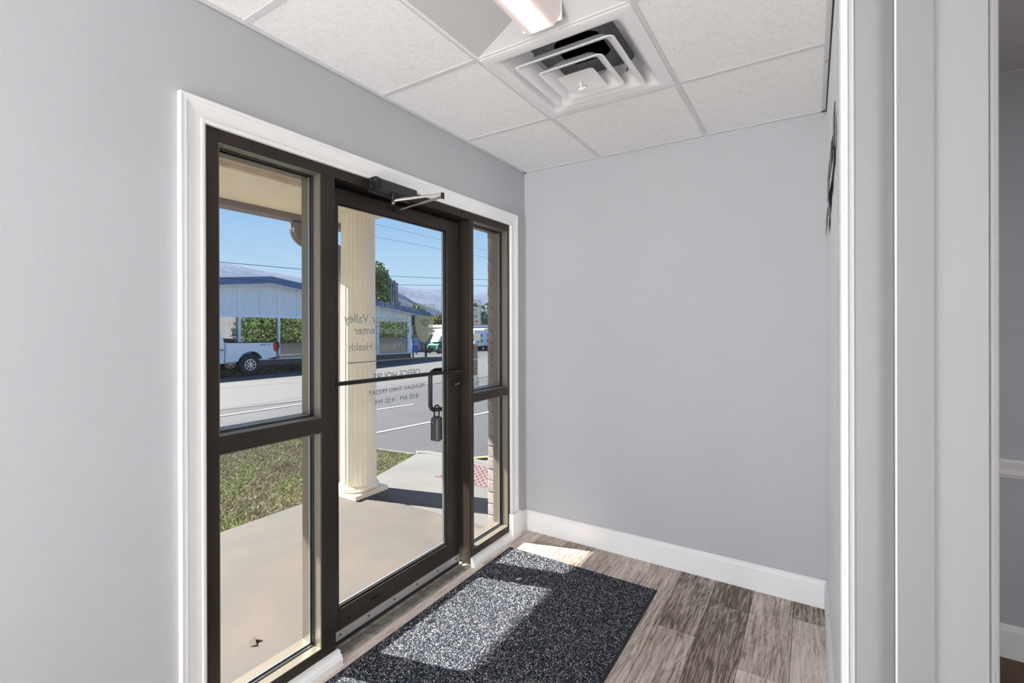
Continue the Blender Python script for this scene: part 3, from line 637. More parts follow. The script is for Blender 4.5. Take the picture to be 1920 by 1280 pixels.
def trimesh(name, parent, m, V, col, k):
    n = len(V); me = bpy.data.meshes.new(name); me.vertices.add(n*k); me.vertices.foreach_set('co', V.ravel())
    me.loops.add(n*k); me.loops.foreach_set('vertex_index', np.arange(n*k, dtype=np.int32)); me.polygons.add(n)
    me.polygons.foreach_set('loop_start', np.arange(0, n*k, k, dtype=np.int32)); me.update(calc_edges=True)
    at = me.color_attributes.new('tint', 'FLOAT_COLOR', 'POINT'); cc = np.ones((n, k, 4)); cc[:, :, :3] = col[:, None, :]
    at.data.foreach_set('color', cc.ravel()); me.materials.append(M[m]); o = bpy.data.objects.new(name, me); C.objects.link(o)
    if parent: attach(o, parent)
    return o
rng = np.random.default_rng(3)
n = 210000
P = np.stack([rng.uniform(mx0+.008, mx1-.014, n), rng.uniform(my0+.01, my1-.012, n), np.full(n, .005)], 1)
pal = np.array([(.006, .008, .018), (.012, .019, .048), (.04, .055, .11), (.25, .26, .30), (.85, .85, .83), (.33, .29, .18)])
col = pal[rng.choice(6, n, p=[.34, .20, .12, .15, .165, .025])]
tag(scatter('carpet_pile', mt, 'pile', P, col, .0030, .0058, .0075), kind='stuff')
# bits of dirt
for k, (x, y) in enumerate(((.145, 1.62), (.30, 2.14))):
    MB().tube([(x, y, .012), (x+.010, y+.012, .0135), (x+.016, y+.026, .012)], .003, 6).build('leaf_crumb', 'bark' if k == 0 else 'cream')
cr0 = [o for o in C.objects if o.name.startswith('leaf_crumb')]
tag(cr0[0], 'small dark crumb on the sunlit middle of the mat', 'debris'); tag(cr0[1], 'pale leaf scrap near the far end of the mat', 'debris')

# ================================================================== OUTSIDE: porch
st(box('floor_porch', 'slab', (-1.82, -.115, -3.0, 2.715, -.30, -.05), None, .006), 'tan concrete porch slab outside the door').name = 'floor.003'
wk = MB().prism([(-.225, 2.725), (-1.83, 2.725), (-1.84, 3.0), (-2.10, 3.88), (-2.02, 3.95), (-1.2, 3.97), (-.225, 3.97)], -.30, -.052)
tag(wk.build('walkway', 'walk', None, .008), 'pale concrete walkway beyond the column', 'walkway')
MB().prism([(-2.12, 3.90), (-2.02, 3.965), (-1.2, 3.985), (1.5, 3.985), (1.5, 4.07), (-1.2, 4.07), (-2.06, 4.05), (-2.20, 3.97)], -.30, -.052).build('kerb_edge', 'kerb', None, .008)
tag(bpy.data.objects['kerb_edge'], 'concrete kerb at the end of the walkway', 'kerb')
tp = thing('tactile_pad', (-1.0, 3.62, -.052), 'brick red tactile pad with raised domes set in the walkway', 'tactile pad')
MB().prism([(-1.38, 3.37), (-.24, 3.37), (-.24, 3.87), (-1.30, 3.87)], -.053, -.047).build('pad_plate', 'tactile', tp)
dm = MB()
for i in range(18):
    for j in range(9):
        x = -1.33+i*.058; y = 3.40+j*.056; dm.lathe(x, y, [(.014, -.047), (.011, -.041), (.005, -.040)], 6)
tag(dm.build('raised_domes', 'tactile', tp), kind='stuff')
# leaf on the slab
tag(MB().add([(-.42, .98, -.049), (-.40, 1.0, -.042), (-.43, 1.01, -.036), (-.45, .99, -.044), (-.47, 1.03, -.049), (-.41, 1.035, -.048)], [(0, 1, 2, 3), (3, 2, 5, 4)]).build('fallen_leaf', 'bark'), 'small dry leaf on the porch slab outside the left glass', 'leaf')
bpy.data.objects['fallen_leaf'].location = (-.045, .155, 0)
# column
cl_ = thing('porch_column', (-1.66, 2.715, -.05), 'cream fluted porch column with a round base on a square plinth', 'column')
MB().box(-1.835, -1.485, 2.54, 2.89, -.05, -.012).build('plinth', 'cream', cl_, .004)
MB().lathe(-1.66, 2.715, [(.172, -.012)]+[(.150+.022*math.cos(t), .010+.022*math.sin(t)) for t in [math.radians(-80+20*k) for k in range(9)]]+[(.150, .034), (.148, .042)], 40).build('column_base', 'cream', cl_, smooth=True)
prof = []
NF = 24
for k in range(NF):
    a0 = 2*math.pi*k/NF; w_ = 2*math.pi/NF
    for f, dr_ in ((0, 0), (.18, 0), (.20, -.0015), (.26, -.0028), (.5, -.0040), (.74, -.0028), (.98, -.0015)):
        prof.append((a0+f*w_, dr_))
def flute(z, r): return [(-1.66+(r+dr_)*math.cos(a), 2.715+(r+dr_)*math.sin(a), z) for a, dr_ in prof]
MB().ring([flute(.040, .150), flute(.9, .148), flute(2.335, .139)]).build('shaft', 'cream', cl_)
# canopy
cp = thing('porch_canopy', (-1.2, 0, 2.33), 'cream porch canopy with a boxed eave beam above the entrance', 'canopy')
MB().box(-2.08, -1.36, -3.2, 2.92, 2.337, 2.80).build('eave_beam', 'cream', cp, .004)
MB().box(-1.36, -1.335, -3.2, 2.92, 2.337, 2.365).build('beam_trim', 'creamtrim', cp, .003)
MB().box(-1.36, -.116, -3.2, 2.92, 2.47, 2.80).build('canopy_ceiling', 'cream', cp)
MB().box(-.93, -.92, -3.2, 2.92, 2.466, 2.47).box(-1.36, -.116, 1.42, 1.43, 2.466, 2.47).build('ceiling_batten', 'creamtrim', cp)
MB().box(-1.36, -1.32, -3.2, 2.92, 2.44, 2.47).build('beam_trim', 'creamtrim', cp, .003)
MB().ring([[(x, y, z) for x, z in ((-2.08, 2.78), (-2.08, 2.290), (-2.17, 2.278), (-2.20, 2.295), (-2.215, 2.36), (-2.235, 2.40), (-2.235, 2.78))] for y in (-3.2, 2.93)]).build('gutter', 'gutter', cp)
MB().box(-2.3, .2, -3.3, 2.98, 2.80, 2.84).build('canopy_roof', 'roof', cp)
dsn = thing('downspout', (-1.95, 2.735, -.1), 'brown ribbed metal downspout running down behind the porch column', 'downspout')
def ribtube(pts, w=.048, d=.036, nm='pipe_section'):
    pts = [Vector(p) for p in pts]; secs = []
    for i, p in enumerate(pts):
        dd = (pts[min(i+1, len(pts)-1)]-pts[max(i-1, 0)]).normalized()
        a = Vector((1, 0, 0)); u = (a-dd*a.dot(dd)).normalized(); v = dd.cross(u)
        loop = []
        for (su, sv) in ((-1, -1), (-.4, -1), (-.3, -.9), (-.2, -1), (.2, -1), (.3, -.9), (.4, -1), (1, -1), (1, -.4), (.9, -.3), (1, -.2), (1, .2), (.9, .3), (1, .4), (1, 1), (.3, 1), (.2, .9), (-.2, .9), (-.3, 1), (-1, 1), (-1, .4), (-.9, .3), (-.9, -.3), (-1, -.4)):
            loop.append(p+u*su*d+v*sv*w)
        secs.append(loop)
    return MB().ring(secs).build(nm, 'gutter', dsn)
ribtube([(-1.95, 2.745, -.10), (-1.95, 2.745, 2.04)])
el = []
for k in range(13):
    t = k/12*math.radians(78); el.append((-2.14+.01*k/12, 2.455+.105*(1-math.cos(t)), 2.225-.105*math.sin(t)))
el2 = []
for k, p in enumerate(el):
    f_ = 1+(.06 if k % 2 else 0); el2.append(p)
ribtube([(-2.14, 2.455, 2.27)]+el2, nm='pipe_elbow')
for k in range(1, 12, 1):
    p = Vector(el[k]); q = Vector(el[k-1]); dd = (p-q).normalized(); u = Vector((1, 0, 0)); v = dd.cross(u)
    c0 = p-dd*.003; c1 = p+dd*.003
    MB().ring([[c+u*a*.0372+v*b*.0492 for a, b in ((-1, -1), (1, -1), (1, 1), (-1, 1))] for c in (c0, c1)]).build('elbow_rib', 'gutter', dsn)
ribtube([el[-1], (-2.05, 2.62, 2.098), (-1.96, 2.70, 2.055)]); ribtube([(-1.96, 2.70, 2.06), (-1.95, 2.735, 2.035), (-1.95, 2.745, 1.98)], .05, .038, 'pipe_elbow')
# brick veneer beside the right sidelight
ew = thing('wall_exterior', (-.115, 2.62, -.1), 'mauve brick face of the outer wall seen through the right sidelight', kind='structure')
box('mortar_backing', 'mortar', (-.213, -.116, 2.616, 3.6, -.3, 2.46), ew)
zc = -.14; k = 0
while zc < 2.40:
    L_ = .20 if k % 2 else .10; j1 = random.uniform(-.004, .004); j2 = random.uniform(-.003, .003)
    y = 2.612+j2
    first = True
    while y < 2.95:
        ye = y+(L_ if first else .20); first = False
        MB().box(-.218+j1*.6, -.117, y, ye, zc, zc+.072).build('brick', 'brick', ew, .004, origin=(-.17, y, zc)); y = ye+.01
    zc += .078; k += 1
box('frame_caulk', 'lockgrey', (-.125, -.112, 2.552, 2.625, -.05, 2.06), ew)

# ================================================================== OUTSIDE: ground
def sheet(nm, m, pts, dz, label=None, cat=None, kind=None, th=.02):
    n = len(pts); vs = [(x, y, G0(x)+dz) for x, y in pts]+[(x, y, G0(x)+dz-th) for x, y in pts]
    o = MB().add(vs, [tuple(range(n)), tuple(range(n, 2*n))[::-1]]+[(i, i+n, (i+1) % n+n, (i+1) % n) for i in range(n)]).build(nm, m)
    return tag(o, label, cat, kind=kind)
gm = MB(); xs = [12, 1.5, -.115, -1.8, -3, -8.3, -20, -45, -90]
def gz(x): return -.30 if x > -.2 else (G0(x) if x > -60 else G0(-60))
xs = [40, 0, -.5, -1.8, -3, -9, -20, -45, -60, -400]
g_ = [(x, y, (-.10 if x > -1.7 else gz(x)) if True else 0) for x in xs for y in (-60, 400)]
gr = MB().add([(x, y, z-.02) for x, y, z in g_], [(2*i, 2*i+1, 2*i+3, 2*i+2) for i in range(len(xs)-1)])
# keep the ground out of the building: it starts at the outer wall line
gr = MB(); 
for i in range(len(xs)-1):
    xa, xb = xs[i], xs[i+1]
    za, zb_ = (-.14 if xa > -1.7 else gz(xa)-.02), (-.14 if xb > -1.7 else gz(xb)-.02)
    if xa > -.2: gr.add([(xa, 4.0, za), (xa, 400, za), (xb, 400, zb_), (xb, 4.0, zb_)], [(0, 1, 2, 3)])
    else: gr.add([(xa, -60, za), (xa, 400, za), (xb, 400, zb_), (xb, -60, zb_)], [(0, 1, 2, 3)])
gnd = gr.build('ground', 'asphalt'); tag(gnd, 'grey asphalt parking lot sloping down to the street', kind='structure')
sheet('road_surface', 'road', [(-8.2, -40), (-8.6, 4.8), (-8.2, 6.4), (-7.4, 12.4), (-7.2, 60), (-16.0, 60), (-16.3, 22), (-17.6, 14), (-18.4, 8), (-18.4, -40)], -.012, 'pale street surface between the lot and the blue-roofed building', 'road')
def line(nm, m, pts, w, dz, label, cat, group=None):
    pts = [Vector((a, b)) for a, b in pts]; L_ = []; R_ = []
    for i, p in enumerate(pts):
        d = (pts[min(i+1, len(pts)-1)]-pts[max(i-1, 0)]).normalized(); nn = Vector((-d.y, d.x))*w/2; L_.append(p+nn); R_.append(p-nn)
    o = MB().ring([[(a.x, a.y, G0(a.x)+dz), (b.x, b.y, G0(b.x)+dz), (b.x, b.y, G0(b.x)+dz-.006), (a.x, a.y, G0(a.x)+dz-.006)] for a, b in zip(L_, R_)]).build(nm, m)
    return tag(o, label, cat, group)
line('painted_line', 'paintline', [(-3.95, 3.9), (-3.67, 4.59), (-3.50, 5.59), (-3.42, 5.95), (-3.22, 6.45), (-3.15, 7.2)], .075, -.012, 'white painted line nearest the kerb, passing behind the lock box', 'painted line')
line('painted_line', 'paintline', [(-5.6, 5.2), (-5.42, 6.09), (-5.21, 7.04)], .08, -.012, 'white painted line in the middle of the lot, seen through the door', 'painted line')
line('painted_line', 'paintline', [(-7.9, 3.9), (-7.69, 4.6), (-7.65, 6.18), (-7.5, 7.0)], .09, -.008, 'faded white line farthest out, seen through the left sidelight', 'painted line')
line('painted_line', 'yellow', [(-1.75, 4.10), (-1.2, 4.12), (0, 4.14)], .05, -.012+.0, 'yellow line hugging the kerb beyond the walkway', 'painted line')
line('painted_line', 'yellow', [(-1.56, 4.20), (-1.42, 4.36), (-1.0, 4.9)], .06, -.014, 'yellow diagonal line beyond the kerb', 'painted line')
line('tar_seam', 'tar', [(-15.9, 5), (-15.51, 8.26), (-14.42, 10.7), (-13.5, 14)], .03, -.008, 'dark seam along the far side of the street', 'road seam')
line('tar_seam', 'tar', [(-13.9, 5), (-13.53, 7.3), (-12.7, 9.55), (-12, 13)], .03, -.008, 'dark seam nearer the middle of the street', 'road seam')
line('tar_seam', 'tar', [(-7.30, 11.2), (-7.42, 11.95), (-7.44, 12.89), (-7.2, 16)], .05, -.008, 'dark crack across the lot seen through the right sidelight', 'road seam')
line('street_kerb', 'kerb', [(-19.4, 14.3), (-19.5, 18.4), (-18.6, 20.0), (-16.57, 21.5), (-14, 23)], .16, .06, 'pale kerb curving around the corner of the blue-roofed building', 'kerb')
# lawn
def inpoly(x, y, poly):
    ins = np.zeros(len(x), bool); n = len(poly)
    for i in range(n):
        x0, y0 = poly[i]; x1, y1 = poly[(i+1) % n]
        c = ((y0 > y) != (y1 > y)) & (x < (x1-x0)*(y-y0)/(y1-y0+1e-12)+x0); ins ^= c
    return ins
lawn = [(-1.825, -3), (-1.825, 2.72), (-1.85, 3.0), (-2.11, 3.88), (-2.22, 3.90), (-2.86, 3.86), (-4.30, 3.95), (-4.46, 3.6), (-4.50, 2.9), (-4.8, -3)]
lw = thing('lawn', (-3, 1, -.12), 'patchy dry lawn beside the porch slab', 'lawn')
GL = lambda x: -.075-.022*(-1.8-x)
vs = [(x, y, GL(x)) for x, y in lawn]; n_ = len(vs)
MB().add(vs+[(x, y, -.3) for x, y, z in vs], [tuple(range(n_))]+[(i, i+n_, (i+1) % n_+n_, (i+1) % n_) for i in range(n_)]).build('lawn_soil', 'soil', lw)
n = 170000
xx = rng.uniform(-4.8, -1.82, n); yy = rng.uniform(.9, 3.95, n); k_ = inpoly(xx, yy, lawn); xx, yy = xx[k_], yy[k_]
clump = np.array([noise.noise(Vector((a*2.6, b*2.6, 0)))+.5*noise.noise(Vector((a*7, b*7, 3))) for a, b in zip(xx, yy)])
hgt = .5+np.clip(clump, -.4, .6)
P = np.stack([xx, yy, -.075-.022*(-1.8-xx)-.002], 1)
straw = rng.random(len(xx)) < np.clip(.62-clump*.9, .15, .95)
hv = (1+clump*.7)[:, None]
g1 = np.array([(.072, .095, .026)])*rng.uniform(.6, 1.5, (len(xx), 1)); s1 = np.array([(.22, .185, .12)])*rng.uniform(.45, 1.35, (len(xx), 1))
col = np.where(straw[:, None], s1, g1)*hv
tag(scatter('grass_blades', lw, 'grass', P, col, .022, .0072, .046), kind='stuff')
line('lawn_kerb', 'kerb', [(-2.22, 3.94), (-2.86, 3.90), (-4.2, 4.02), (-4.42, 3.9), (-4.52, 3.6), (-4.56, 2.9), (-4.9, -3)], .07, .012, 'narrow kerb along the outer edge of the lawn', 'kerb')

# ================================================================== OUTSIDE: blue-roofed building
BX = -20.6; B = thing('commercial_building', (BX, 16, -.75), 'low building across the street with a blue roof edge, white mullions and brick base', 'building')
gB = G0(BX)
posts = [5.8, 7.7, 9.62, 11.53, 13.44, 15.4, 17.4, 19.72, 22.38]
def roofz(y): return 3.80-.105*(12.85-y) if y < 12.85 else 3.80-.131*(y-12.85)
def sillz(y): return -.17-.016*(y-13.5)
def tranz(y): return 1.89-.013*(y-11)
MB().box(BX-.25, BX, 5.7, 22.55, gB-.3, -.36).build('brick_base', 'brickwall', B)
for a, b in zip(posts[:-1], posts[1:]):
    p0, p1 = a+.05, b-.05
    MB().ring([[(x, y, z) for x, z in ((BX-.06, sillz(y)-.06), (BX+.03, sillz(y)-.06), (BX+.03, sillz(y)), (BX-.06, sillz(y)))] for y in (a, b)]).build('window_sill', 'whitemetal', B)
    MB().add([(BX-.04, y, z) for y in (p0, p1) for z in (sillz(y), tranz(y))], [(0, 1, 3, 2)]).build('window_pane', 'shopglass', B)
    MB().ring([[(x, y, z) for x, z in ((BX-.05, tranz(y)-.05), (BX+.03, tranz(y)-.05), (BX+.03, tranz(y)+.05), (BX-.05, tranz(y)+.05))] for y in (a, b)]).build('transom', 'whitemetal', B)
    mdl = (p0+p1)/2
    for q0, q1 in ((p0, mdl-.008), (mdl+.008, p1)):
        MB().ring([[(x, y, z) for x, z in ((BX-.05, tranz(y)+.05), (BX-.02, tranz(y)+.05), (BX-.02, roofz(y)-.30), (BX-.05, roofz(y)-.30))] for y in (q0, q1)]).build('upper_panel', 'panel', B)
for p in posts:
    w_ = .16 if p > 22 else (.09 if p > 19 else .05)
    MB().box(BX-.06, BX+.05, p-w_, p+w_, sillz(p)-.06, roofz(p)-.28).build('mullion', 'whitemetal', B)
for a, b in ((5.2, 12.85), (12.85, 23.75)):
    MB().ring([[(x, y, z) for x, z in ((BX+.36, roofz(y)-.33), (BX+.40, roofz(y)-.33), (BX+.40, roofz(y)), (BX+.36, roofz(y)))] for y in (a, b)]).build('blue_fascia', 'blue', B)
    MB().ring([[(x, y, z) for x, z in ((BX-.10, roofz(y)-.34), (BX+.37, roofz(y)-.37), (BX+.37, roofz(y)-.33), (BX-.10, roofz(y)-.30))] for y in (a, b)]).build('soffit', 'whitemetal', B)
    MB().ring([[(x, y, z) for x, z in ((BX-9, roofz(y)-.25), (BX+.38, roofz(y)-.25), (BX+.38, roofz(y)-.02), (BX-9, roofz(y)-.02))] for y in (a, b)]).build('roof', 'roof', B)
MB().ring([[(x, 23.75+dy_, z) for x, z in ((BX-9, roofz(23.75)-.33), (BX+.40, roofz(23.75)-.33), (BX+.40, roofz(23.75)), (BX-9, roofz(23.75)))] for dy_ in (0, .04)]).build('blue_fascia', 'blue', B)
MB().box(BX-9, BX-.06, 22.35, 22.55, gB-.5, 2.25).build('side_wall', 'whitemetal', B)
MB().box(BX-9, BX-8.8, 5.7, 22.4, gB-.5, 2.2).build('rear_wall', 'fence', B)
MB().box(BX-9, BX-.2, 5.7, 22.4, gB, -.35).build('shop_floor', 'fence', B)
for k, y in enumerate((22.02, 22.25, 22.47)):
    MB().cyl((-21.8, y, 2.4), (-21.8, y, 4.28-.03*k), .055, 10).cyl((-21.8, y, 4.28-.03*k), (-21.8, y, 4.36-.03*k), .07, 10).build('flue_pipe', 'navy', B)

# ------------------------------------------------------------------ foliage helper
def leaves(name, parent, centres, radii, n, size, pal_, seed=1, flat_=1.0):
    rg = np.random.default_rng(seed); centres = np.array(centres); radii = np.array(radii); w = radii**3/np.sum(radii**3)
    c = rg.choice(len(radii), n, p=w); u = rg.normal(size=(n, 3)); u /= np.linalg.norm(u, axis=1)[:, None]
    r = radii[c]*rg.uniform(.45, 1.05, n)**.5; P = centres[c]+u*r[:, None]*np.array([1, 1, flat_])
    a = rg.normal(size=(n, 3)); a /= np.linalg.norm(a, axis=1)[:, None]; b = np.cross(a, rg.normal(size=(n, 3))); b /= np.linalg.norm(b, axis=1)[:, None]
    s_ = size*rg.uniform(.6, 1.3, n)[:, None]; V = np.empty((n, 4, 3))
    V[:, 0] = P-a*s_; V[:, 1] = P+b*s_*.5; V[:, 2] = P+a*s_; V[:, 3] = P-b*s_*.5
    pa = np.array(pal_); col = pa[rg.integers(0, len(pa), n)]*rg.uniform(.7, 1.25, (n, 1))
    if parent is not None: pass
    return trimesh(name, parent, 'leaf', V, col, 4)
def tree(name, x, y, z0, zt, rad, n, size, pal_, label, cat='tree', group=None, seed=1, lobes=9, base=.38):
    t = thing(name, (x, y, z0), label, cat, group); rg = random.Random(seed); cs_ = []; rs = []
    for k in range(lobes):
        f_ = (k+.5)/lobes; zz = z0+(zt-z0)*(base+(.93-base)*f_); rr = rad*(1.0-.55*abs(f_-.35)); an = rg.uniform(0, 6.28); of = rad*.5*(1-f_)
        cs_.append((x+of*math.cos(an), y+of*math.sin(an), zz)); rs.append(rr*rg.uniform(.42, .62))
    MB().tube([(x, y, z0), (x+.05, y, z0+(zt-z0)*.4), (x, y, z0+(zt-z0)*.8)], [rad*.09, rad*.06, rad*.02], 8).build('trunk', 'bark', t)
    for k in range(0, lobes, 2):
        MB().tube([(x, y, z0+(zt-z0)*.35), cs_[k]], [rad*.035, rad*.012], 6).build('branch', 'bark', t)
    tag(leaves('foliage', t, cs_, rs, n, size, pal_, seed), kind='stuff'); return t
DG = [(.045, .075, .02), (.07, .10, .03), (.11, .13, .05), (.03, .055, .018)]
YG = [(.15, .15, .03), (.10, .12, .03), (.20, .16, .03), (.07, .10, .03)]
HG = [(.13, .16, .12), (.15, .17, .10), (.10, .14, .11)]  # distance haze is mixed into these leaf colours
def far(px_y, zc_, X, X2):          # point seen at (y,z) on the plane x=X moved out to x=X2
    k = (X2-CX)/(X-CX); return (X2, px_y*k, CZ+(zc_-CZ)*k)
p = far(28.6, 4.2, -30, -36)
tree('broadleaf_tree', -36, p[1]-.6, -1.3, far(27.9, 6.7, -30, -36)[2], 2.9, 7500, .16, [(.10, .15, .05), (.15, .20, .07), (.07, .11, .03), (.30, .36, .20)], 'leafy green tree rising behind the blue roof beside the flue pipes', seed=4, lobes=12)
tree('autumn_tree', -60, 70.0, -1.6, 3.2, 3.8, 3000, .22, YG, 'yellow-green tree behind the pale wall, right of the shield emblem', group='roadside trees', seed=8)
tree('autumn_tree', -56, 50.0, -1.6, 3.0, 3.2, 2200, .22, YG, 'yellow-green tree behind the pale wall, left of the shield emblem', group='roadside trees', seed=9)
tree('dark_tree', -44, 47.2, -1.6, 4.0, 3.1, 3400, .20, DG, 'dark green tree at the right end of the blue roof', group='roadside trees', seed=10)
tree('haze_tinted_tree', -62, 83.0, -1.6, 4.2, 6.0, 3000, .3, HG, 'haze-tinted grey-green tree beyond the vehicles seen through the right sidelight', group='roadside trees', seed=11)
tree('haze_tinted_tree', -62, 93.5, -1.6, 6.6, 7.0, 3400, .3, HG, 'taller haze-tinted tree beside the brick edge seen through the right sidelight', group='roadside trees', seed=12)
# trees on our side of the street, mirrored in the shop windows
tree('street_tree', -1.0, 25.0, -.5, 5.6, 3.8, 14000, .12, [(c[0]*2, c[1]*2, c[2]*2) for c in DG], 'broad green tree mirrored in the shop windows across the street', seed=21, lobes=14, base=.14)
tree('street_tree', -1.0, 32.5, -.5, 5.6, 3.8, 12000, .12, [(c[0]*2, c[1]*2, c[2]*2) for c in DG], 'second green tree mirrored at the right of the shop windows', seed=22, lobes=14, base=.14)
hd = thing('tall_hedge', (7, 38, -.5), 'long dark hedge mirrored along the bottom of the shop windows', 'hedge')
tag(leaves('foliage', hd, [(7, 27+1.6*k, 1.0+.3*(k % 2)) for k in range(18)], [1.7]*18, 22000, .13, [(c[0]*1.6, c[1]*1.6, c[2]*1.6) for c in DG], 31), kind='stuff')
sb = thing('metal_shed', (3, 21, -.4), 'pale corrugated metal shed mirrored in the left shop window', 'shed')
cg = MB()
for k in range(40):
    cg.box(1.5-(.05 if k % 2 else 0), 1.6, 15.5+k*.2, 15.7+k*.2, -.3, 3.2)
cg.build('corrugated_wall', 'fence', sb); MB().box(1.4, 6, 15.4, 23.6, 3.2, 3.3).build('shed_roof', 'roof', sb)
# weeds under the truck
wb = thing('weed_bed', (-19.2, 12, -.7), 'bed of dark weeds and leaf litter along the building behind the parked truck', 'weeds')
n = 16000; xx = rng.uniform(-20.4, -17.9, n); yy = rng.uniform(6.5, 14.6, n)
kk = xx < -18.25-.12*(yy-11); kk |= rng.random(n) < .0; xx, yy = xx[kk], yy[kk]; n = len(xx)
gzv = -.12+.0345*(xx+3)
P = np.stack([xx, yy, gzv+rng.uniform(0, .12, n)], 1)
pw = np.array([(.035, .05, .02), (.06, .07, .03), (.10, .075, .05), (.14, .12, .09), (.025, .03, .02)])
tag(scatter('weed_leaves', wb, 'grass', P, pw[rng.integers(0, 5, n)]*1.3, .16, .07, .10), kind='stuff')
sheet('weed_soil', 'soil', [(-20.5, 6), (-20.5, 19), (-19.45, 19), (-19.25, 14.5), (-18.6, 12.5), (-18.35, 10), (-18.3, 6)], .0, None, None)
bpy.data.objects['weed_soil'].parent = wb; bpy.data.objects['weed_soil'].location = -Vector(wb.location)

# ------------------------------------------------------------------ pickup truck
TXs = -18.1; gT = -.632
T = thing('pickup_truck', (-19.1, 9, gT), 'white pickup truck with a black bed rail parked in front of the shop windows', 'truck')
yr = 10.72; R_ = .425; zw = gT+R_
def side(prof, x0, x1, nm, m, bev=.02, par=T):
    n = len(prof); vs = [(x0, y, z) for y, z in prof]+[(x1, y, z) for y, z in prof]
    return MB().add(vs, [tuple(range(n)), tuple(range(n, 2*n))[::-1]]+[(i, (i+1) % n, (i+1) % n+n, i+n) for i in range(n)]).build(nm, m, par, bev)
arch = lambda yc, r: [(yc+r*math.cos(t), zw+.03+r*math.sin(t)) for t in [math.pi*(1-k/12) for k in range(13)]]
bt = .74
bedp = [(9.74, bt+.02), (9.70, .0), (9.70, -.07)]+[(yc, z) for yc, z in arch(yr, .53) if z > -.09]+[(11.32, -.02), (11.72, .05), (11.82, .08), (11.84, .35), (11.80, .60), (11.74, bt-.05)]
for x0, x1 in ((TXs-.08, TXs), (TXs-2.0, TXs-1.92)): side(bedp, x0, x1, 'bed_side', 'carpaint')
side([(9.72, .1), (11.8, .1), (11.8, .16), (9.72, .16)], TXs-1.92, TXs-.08, 'bed_floor', 'black')
side([(9.72, .1), (9.78, .1), (9.78, bt-.02), (9.72, bt-.02)], TXs-1.92, TXs-.08, 'bed_front', 'carpaint')
side([(11.78, .1), (11.86, .1), (11.86, bt-.04), (11.78, bt-.04)], TXs-1.92, TXs-.08, 'tailgate', 'black', .01)
side([(9.76, bt-.01), (9.76, bt+.035), (11.76, bt-.02), (11.76, bt-.05)], TXs-.09, TXs+.008, 'bed_rail_cap', 'black', .01)
MB().tube([(TXs-.5, 9.78, bt+.12), (TXs-.5, 10.28, bt+.10)], .055, 10).build('bed_tool_roll', 'black', T)
side([(9.75, bt), (9.75, bt+.16), (10.25, bt+.12), (10.27, bt)], TXs-1.0, TXs-.3, 'bed_tool_box', 'black', .02)
cab = [(9.66, -.08), (9.66, .74), (9.50, 1.28), (9.30, 1.36), (7.95, 1.38), (7.15, .86), (5.9, .74), (5.72, .60), (5.72, -.05), (6.05, -.05)]+[(yc, z) for yc, z in arch(6.5+.0, .50) if z > -.05]+[(7.1, -.08)]
side(cab, TXs-1.97, TXs-.01, 'cab_body', 'carpaint', .03)
side([(9.46, .80), (9.34, 1.22), (8.02, 1.24), (7.45, .84)], TXs-.012, TXs+.004, 'side_window', 'carglass', .0)
side([(9.63, .44), (9.45, .44), (9.45, .48), (9.63, .48)], TXs-.01, TXs+.02, 'door_handle', 'black', .005)
side([(9.6, -.14), (7.2, -.14), (7.2, -.08), (9.6, -.08)], TXs-.15, TXs+.05, 'running_board', 'black', .01)
for yc in (yr, 6.5):
    for xw in (TXs-.32, TXs-1.95):
        wh_ = MB().ring([[(xw+dx, yc+r*math.cos(t), zw+r*math.sin(t)) for t in [2*math.pi*k/28 for k in range(28)]] for dx, r in ((0, R_-.06), (0, R_-.03), (.03, R_), (.25, R_), (.28, R_-.03), (.28, R_-.17), (.24, R_-.18))]).build('wheel', 'tyre', T, smooth=True)
        xo = xw+.245
        rim = MB().ring([[(xo+dx, yc+r*math.cos(t), zw+r*math.sin(t)) for t in [2*math.pi*k/28 for k in range(28)]] for dx, r in ((0, .235), (.03, .24), (.03, .21), (.0, .20))])
        for k in range(8):
            a = 2*math.pi*k/8; c, s_ = math.cos(a), math.sin(a)
            rim.add([(xo+xx_, yc+c*r-s_*w_, zw+s_*r+c*w_) for xx_ in (.0, .025) for r, w_ in ((.03, .03), (.03, -.03), (.22, -.022), (.22, .022))], [(0, 1, 2, 3), (4, 7, 6, 5), (0, 4, 5, 1), (1, 5, 6, 2), (2, 6, 7, 3), (3, 7, 4, 0)])
        rim.cyl((xo, yc, zw), (xo+.045, yc, zw), .055, 12).build('rim', 'rim', wh_)
side([(11.70, .34), (11.82, .30), (11.86, .30), (11.86, .64), (11.78, .66), (11.66, .66)], TXs-.12, TXs+.012, 'tail_light', 'redlens', .01)
side([(11.74, -.04), (12.0, -.02), (12.02, .12), (11.84, .14), (11.8, .02)], TXs-1.95, TXs-.05, 'rear_bumper', 'lockgrey', .02)
side([(11.87, .14), (12.08, .2), (12.20, .5), (12.16, .72), (11.9, .70)], TXs-1.5, TXs-.35, 'spare_carrier', 'black', .03)
for (a, b, c, nm) in ((11.18, 11.27, .60, '4'), ): pass
def sidetext(s_, ya, yb, z, cap, m, parent):
    o = text(s_, ya, yb, z, cap, m, parent, x=TXs+.0225); return o
sidetext('4X4', 11.10, 11.55, .585, .07, 'darkink', T)
box('fuel_door', 'carpaint', (TXs-.01, TXs+.006, 9.98, 10.24, .30, .50), T, .01)

